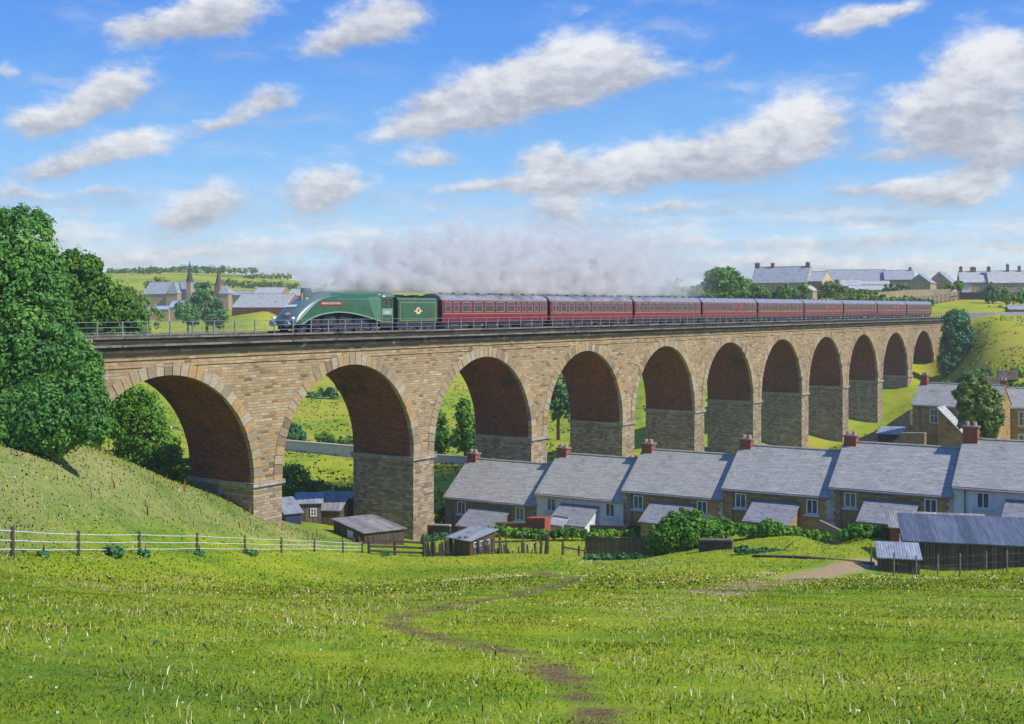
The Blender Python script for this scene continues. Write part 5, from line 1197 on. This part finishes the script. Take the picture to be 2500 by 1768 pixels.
tree('hill_bush', 'ragged green bushes above the cottages on the right hillside', 182, [(2180, 850, 34, 22), (2140, 862, 30, 14), (2210, 838, 20, 14), (2105, 868, 24, 9)], 'leaf_blue', .45, 4200, cat='bushes', trunk=False)
tree('leafy_tree', 'dark olive leafy tree between the two cottages behind the terrace', 133, [(2184, 868, 34, 28), (2204, 905, 42, 38), (2178, 915, 30, 34), (2218, 940, 30, 34), (2198, 962, 30, 26), (2160, 888, 22, 20), (2232, 915, 16, 26), (2170, 945, 18, 20)], 'leaf_olive', .46, 9000)
tree('hedge', 'dark glossy hedge behind the tall red chimney at the right edge', 135, [(2232, 972, 24, 14), (2265, 972, 26, 16), (2300, 976, 26, 14), (2330, 976, 26, 14)], 'leaf_blue', .32, 4500, cat='hedge', trunk=False)
tree('ivy_bush', 'dark ivy clad bush between the cottage wing and the tall red chimney', 137, [(2162, 968, 16, 24), (2140, 985, 12, 12), (2176, 985, 14, 16)], 'leaf_blue', .3, 2600, cat='bush', trunk=False)
for i, (u, v, ru, rv, lb) in enumerate([(2270, 832, 22, 11, 'ragged dark bush at the right edge of the hillside above the cottages'), (2235, 862, 24, 8, 'low bush on the hillside just above the leafy tree'), (2286, 868, 18, 8, 'low bush above the right hand cottage roof'), (2210, 790, 14, 6, 'lone small bush on the yellow slope below the trackside wall')]):
    tree('hill_bush', lb, 196-4*(i == 2)+44*(i == 3), [(u, v, ru, rv), (u+ru*.7, v+rv*.4, ru*.6, rv*.7)], 'leaf_mid', .45, 900, cat='bush', trunk=False)
def rock(label, u, v, Z, w, d, h):
    e = P(u, v, Z); o = MB(); pts = [(-w/2, -d/2), (w*.45, -d/2), (w/2, d*.3), (w*.2, d/2), (-w*.4, d*.4)]
    o.hexa([(-w/2, -d/2, -1), (w/2, -d/2, -1), (w/2, d/2, -1), (-w/2, d/2, -1), (-w*.42, -d*.4, h*.9), (w*.4, -d*.45, h), (w*.45, d*.4, h*.8), (-w*.4, d*.45, h)])
    r = o.build('stone_ruin', M['drystone']); r.location = e; r.rotation_euler = (0, 0, R(-15)); tag(r, label, 'stonework')
rock('pale flat stone ruin among the bushes on the right hillside', 2258, 838, 205, 3.4, 2.2, .7)
rock('second flat stone slab lower on the right hillside above the leafy tree', 2228, 856, 195, 3.0, 2.0, .8)
for i, (u, v, ru, rv, lb) in enumerate([(1905, 655, 22, 7, 'low hedge in front of the pale bungalow on the right skyline'), (1950, 656, 26, 6, 'low hedge under the long white cottage on the right skyline'), (2050, 652, 24, 6, 'low hedge before the left gabled house on the right skyline')]):
    tree('garden_hedge', lb, 338, [(u, v, ru, rv)], 'leaf_mid', .7, 700, cat='hedge', trunk=False)
far('brick_row', 'long low pinkish row of outbuildings in front of the hazy roofs on the right skyline', 1905, 650, 352, -8, 16, 5, 1.2, 2.4, 'palestone', 'slate_pale', cat='outbuildings')
# around the terrace
tree('round_bush', 'big round bright green bush in front of the terrace, right of the board fence', 92, [(1535, 1190, 62, 42), (1500, 1205, 50, 38), (1585, 1195, 48, 36), (1478, 1222, 34, 22), (1520, 1225, 40, 22), (1565, 1222, 40, 22), (1545, 1165, 40, 22), (1610, 1185, 34, 24)], 'leaf_bright', .25, 17000, cat='bush', trunk=False, squash=1, clump=30)
tree('hedge', 'bright green uneven hedge running right from the round bush below the brown houses', 92.5, [(1650, 1188, 30, 14), (1690, 1188, 30, 13), (1722, 1182, 26, 17), (1765, 1192, 30, 12), (1805, 1197, 28, 9), (1835, 1203, 24, 7)], 'leaf_bright', .25, 9000, cat='hedge', trunk=False, squash=1.1)
tree('hedge', 'low green hedge along the yard walls below the end house and the white house', 103.5, [(1118, 1190, 26, 12), (1155, 1195, 30, 9), (1195, 1197, 32, 9), (1240, 1196, 34, 9), (1290, 1195, 34, 10), (1340, 1198, 36, 9), (1390, 1198, 36, 9), (1440, 1200, 34, 9)], 'leaf_bright', .25, 7500, cat='hedge', trunk=False, squash=1.2)
tree('garden_bush', 'green bushes at the corner of the fifth terrace house, left of the brick shed', 88.5, [(1930, 1190, 26, 14), (1965, 1195, 26, 12), (1900, 1198, 20, 9), (1985, 1200, 14, 10)], 'leaf_bright', .25, 3200, cat='bushes', trunk=False, squash=1.1)
tree('verge_growth', 'dark green nettles along the foot of the board fence and round bush', 91.5, [(1400, 1250, 50, 7), (1470, 1252, 50, 9), (1540, 1250, 50, 9), (1610, 1246, 40, 7), (1345, 1250, 35, 5)], 'leaf_blue', .24, 4500, cat='nettles', trunk=False, squash=1.2)
tree('weed_bank', 'ragged dark weeds right of the short stone wall along the low kerb', 84, [(1665, 1232, 16, 9), (1700, 1237, 20, 7), (1740, 1238, 22, 8), (1790, 1240, 26, 5), (1850, 1240, 30, 4)], 'leaf_blue', .22, 2200, cat='weeds', trunk=False, squash=1.2)
tree('hut_weeds', 'dark green weeds left of the small square hut', 100, [(960, 1205, 14, 7), (985, 1200, 16, 7)], 'leaf_blue', .22, 800, cat='weeds', trunk=False)
for u, Z, h, lb in ((252, 56.8, 20, 'largest dark green dock plant by the wire fence, between the second and third posts'), (96, 50.5, 8, 'small dark weed at the fence between the first and second posts'), (322, 60.2, 12, 'small dock plant at the third fence post'), (560, 76.2, 14, 'dock plant beside the fifth fence post'), (445, 67.6, 8, 'low dock plant at the foot of the fourth fence post'), (862, 96, 8, 'green weed under the dark post and rail fence')):
    g = PG(u, Z); v = HV+(EYE-g.z)*F/Z
    tree('dock_plant', lb, Z, [(u, v-h*.55, h*.9, h*.6), (u+h*.7, v-h*.3, h*.6, h*.4)], 'leaf_blue', .22, 260 if h > 15 else 120, cat='weed', trunk=False, squash=1, group='dock plants along the wire fence')
# ------------------------------------------------------------------ steam drifting back from the chimney
sx0 = SL+2.9; LS = 88.0
def plume(t):                        # centre height above rail, vertical and sideways half size at distance t
    r = .85+3.1*(1-math.exp(-t/11))+.016*t
    return 4.15+r*.93, r, .7+2.2*(1-math.exp(-t/16))
b = MB(); rings = []
for i in range(27):
    t = -1.2+i*(LS+2)/26; c, rz, ry = plume(max(t, 0)); rings.append([(t, ry*1.25*math.cos(a), c+rz*1.28*math.sin(a)) for a in np.linspace(0, 2*math.pi, 17)[:-1]])
for r0, r1 in zip(rings[:-1], rings[1:]):
    for k in range(16): b.face([r0[k], r0[(k+1) % 16], r1[(k+1) % 16], r1[k]], .5)
b.face(rings[0][::-1]); b.face(rings[-1])
n = NT('steam'); ob = n.coord(); s = n.n('ShaderNodeSeparateXYZ'); n.set(s, 'i0', ob); x = s.outputs[0]
xm = n.math('MAXIMUM', x, 0)
r = n.math('ADD', n.math('MULTIPLY', n.math('SUBTRACT', 1, n.math('EXPONENT', n.math('MULTIPLY', xm, -1/11))), 3.1), n.math('ADD', .85, n.math('MULTIPLY', xm, .016)))
cz = n.math('MULTIPLY_ADD', r, .93, 4.15)
ry = n.math('ADD', .7, n.math('MULTIPLY', n.math('SUBTRACT', 1, n.math('EXPONENT', n.math('MULTIPLY', xm, -1/16))), 2.2))
dz = n.math('MAXIMUM', n.math('DIVIDE', n.math('SUBTRACT', s.outputs[2], n.math('MULTIPLY_ADD', r, .25, 4.1)), n.math('MULTIPLY', r, 1.5)), 0); dy = n.math('DIVIDE', s.outputs[1], ry)
q2 = n.math('ADD', n.math('MULTIPLY', dz, dz), n.math('MULTIPLY', dy, dy))
nz = n.noise(scale(ob, n, .8, 1, 1), .68, 5, .62)
de = n.math('SUBTRACT', n.math('ADD', n.math('MULTIPLY', n.math('SUBTRACT', nz, .5), 6.6), .92), n.math('MULTIPLY', q2, .9))
de = n.smooth(de, 0, 1.1)
fade = n.math('MULTIPLY', n.math('MULTIPLY', n.smooth(x, -.9, .2), n.smooth(s.outputs[2], 3.75, 4.25)), n.math('SUBTRACT', 1, n.smooth(x, 40, 84)))
de = n.math('MULTIPLY', de, n.math('MULTIPLY_ADD', fade, n.math('ADD', 1.0, n.math('MULTIPLY', n.math('EXPONENT', n.math('MULTIPLY', xm, -.10)), 2.6)), 0))
pv = n.n('ShaderNodeVolumePrincipled'); n.set(pv, 'Color', C(.885, .862, .872)); n.set(pv, 'Density', de); n.set(pv, 'Anisotropy', .1)
n.t.links.new(pv.outputs[0], n.out.inputs['Volume'])
st = b.build('steam_plume', n.m, None, False, True); st.location = VW(sx0, yc, ZR); st.rotation_euler = (0, 0, VROT)
n.m.cycles.volume_step_rate = .6 if hasattr(n.m, 'cycles') and hasattr(n.m.cycles, 'volume_step_rate') else 1
tag(st, 'pale lilac grey steam trailing back from the chimney over the train', 'steam')

# ------------------------------------------------------------------ a little summer haze over the valley
b = MB(); b.box(-1160, 1160, -320, 1160, float(GZ.min())-1.2, max(float(GZ.max()), EYE+16)+2)
hm = NT('summer_haze'); hv = hm.n('ShaderNodeVolumePrincipled'); hm.set(hv, 'Color', C(.93, .96, 1)); hm.set(hv, 'Density', .00024); hm.set(hv, 'Anisotropy', .2)
hm.t.links.new(hv.outputs[0], hm.out.inputs['Volume'])
hz_ = b.build('haze', hm.m); hz_['kind'] = 'stuff'
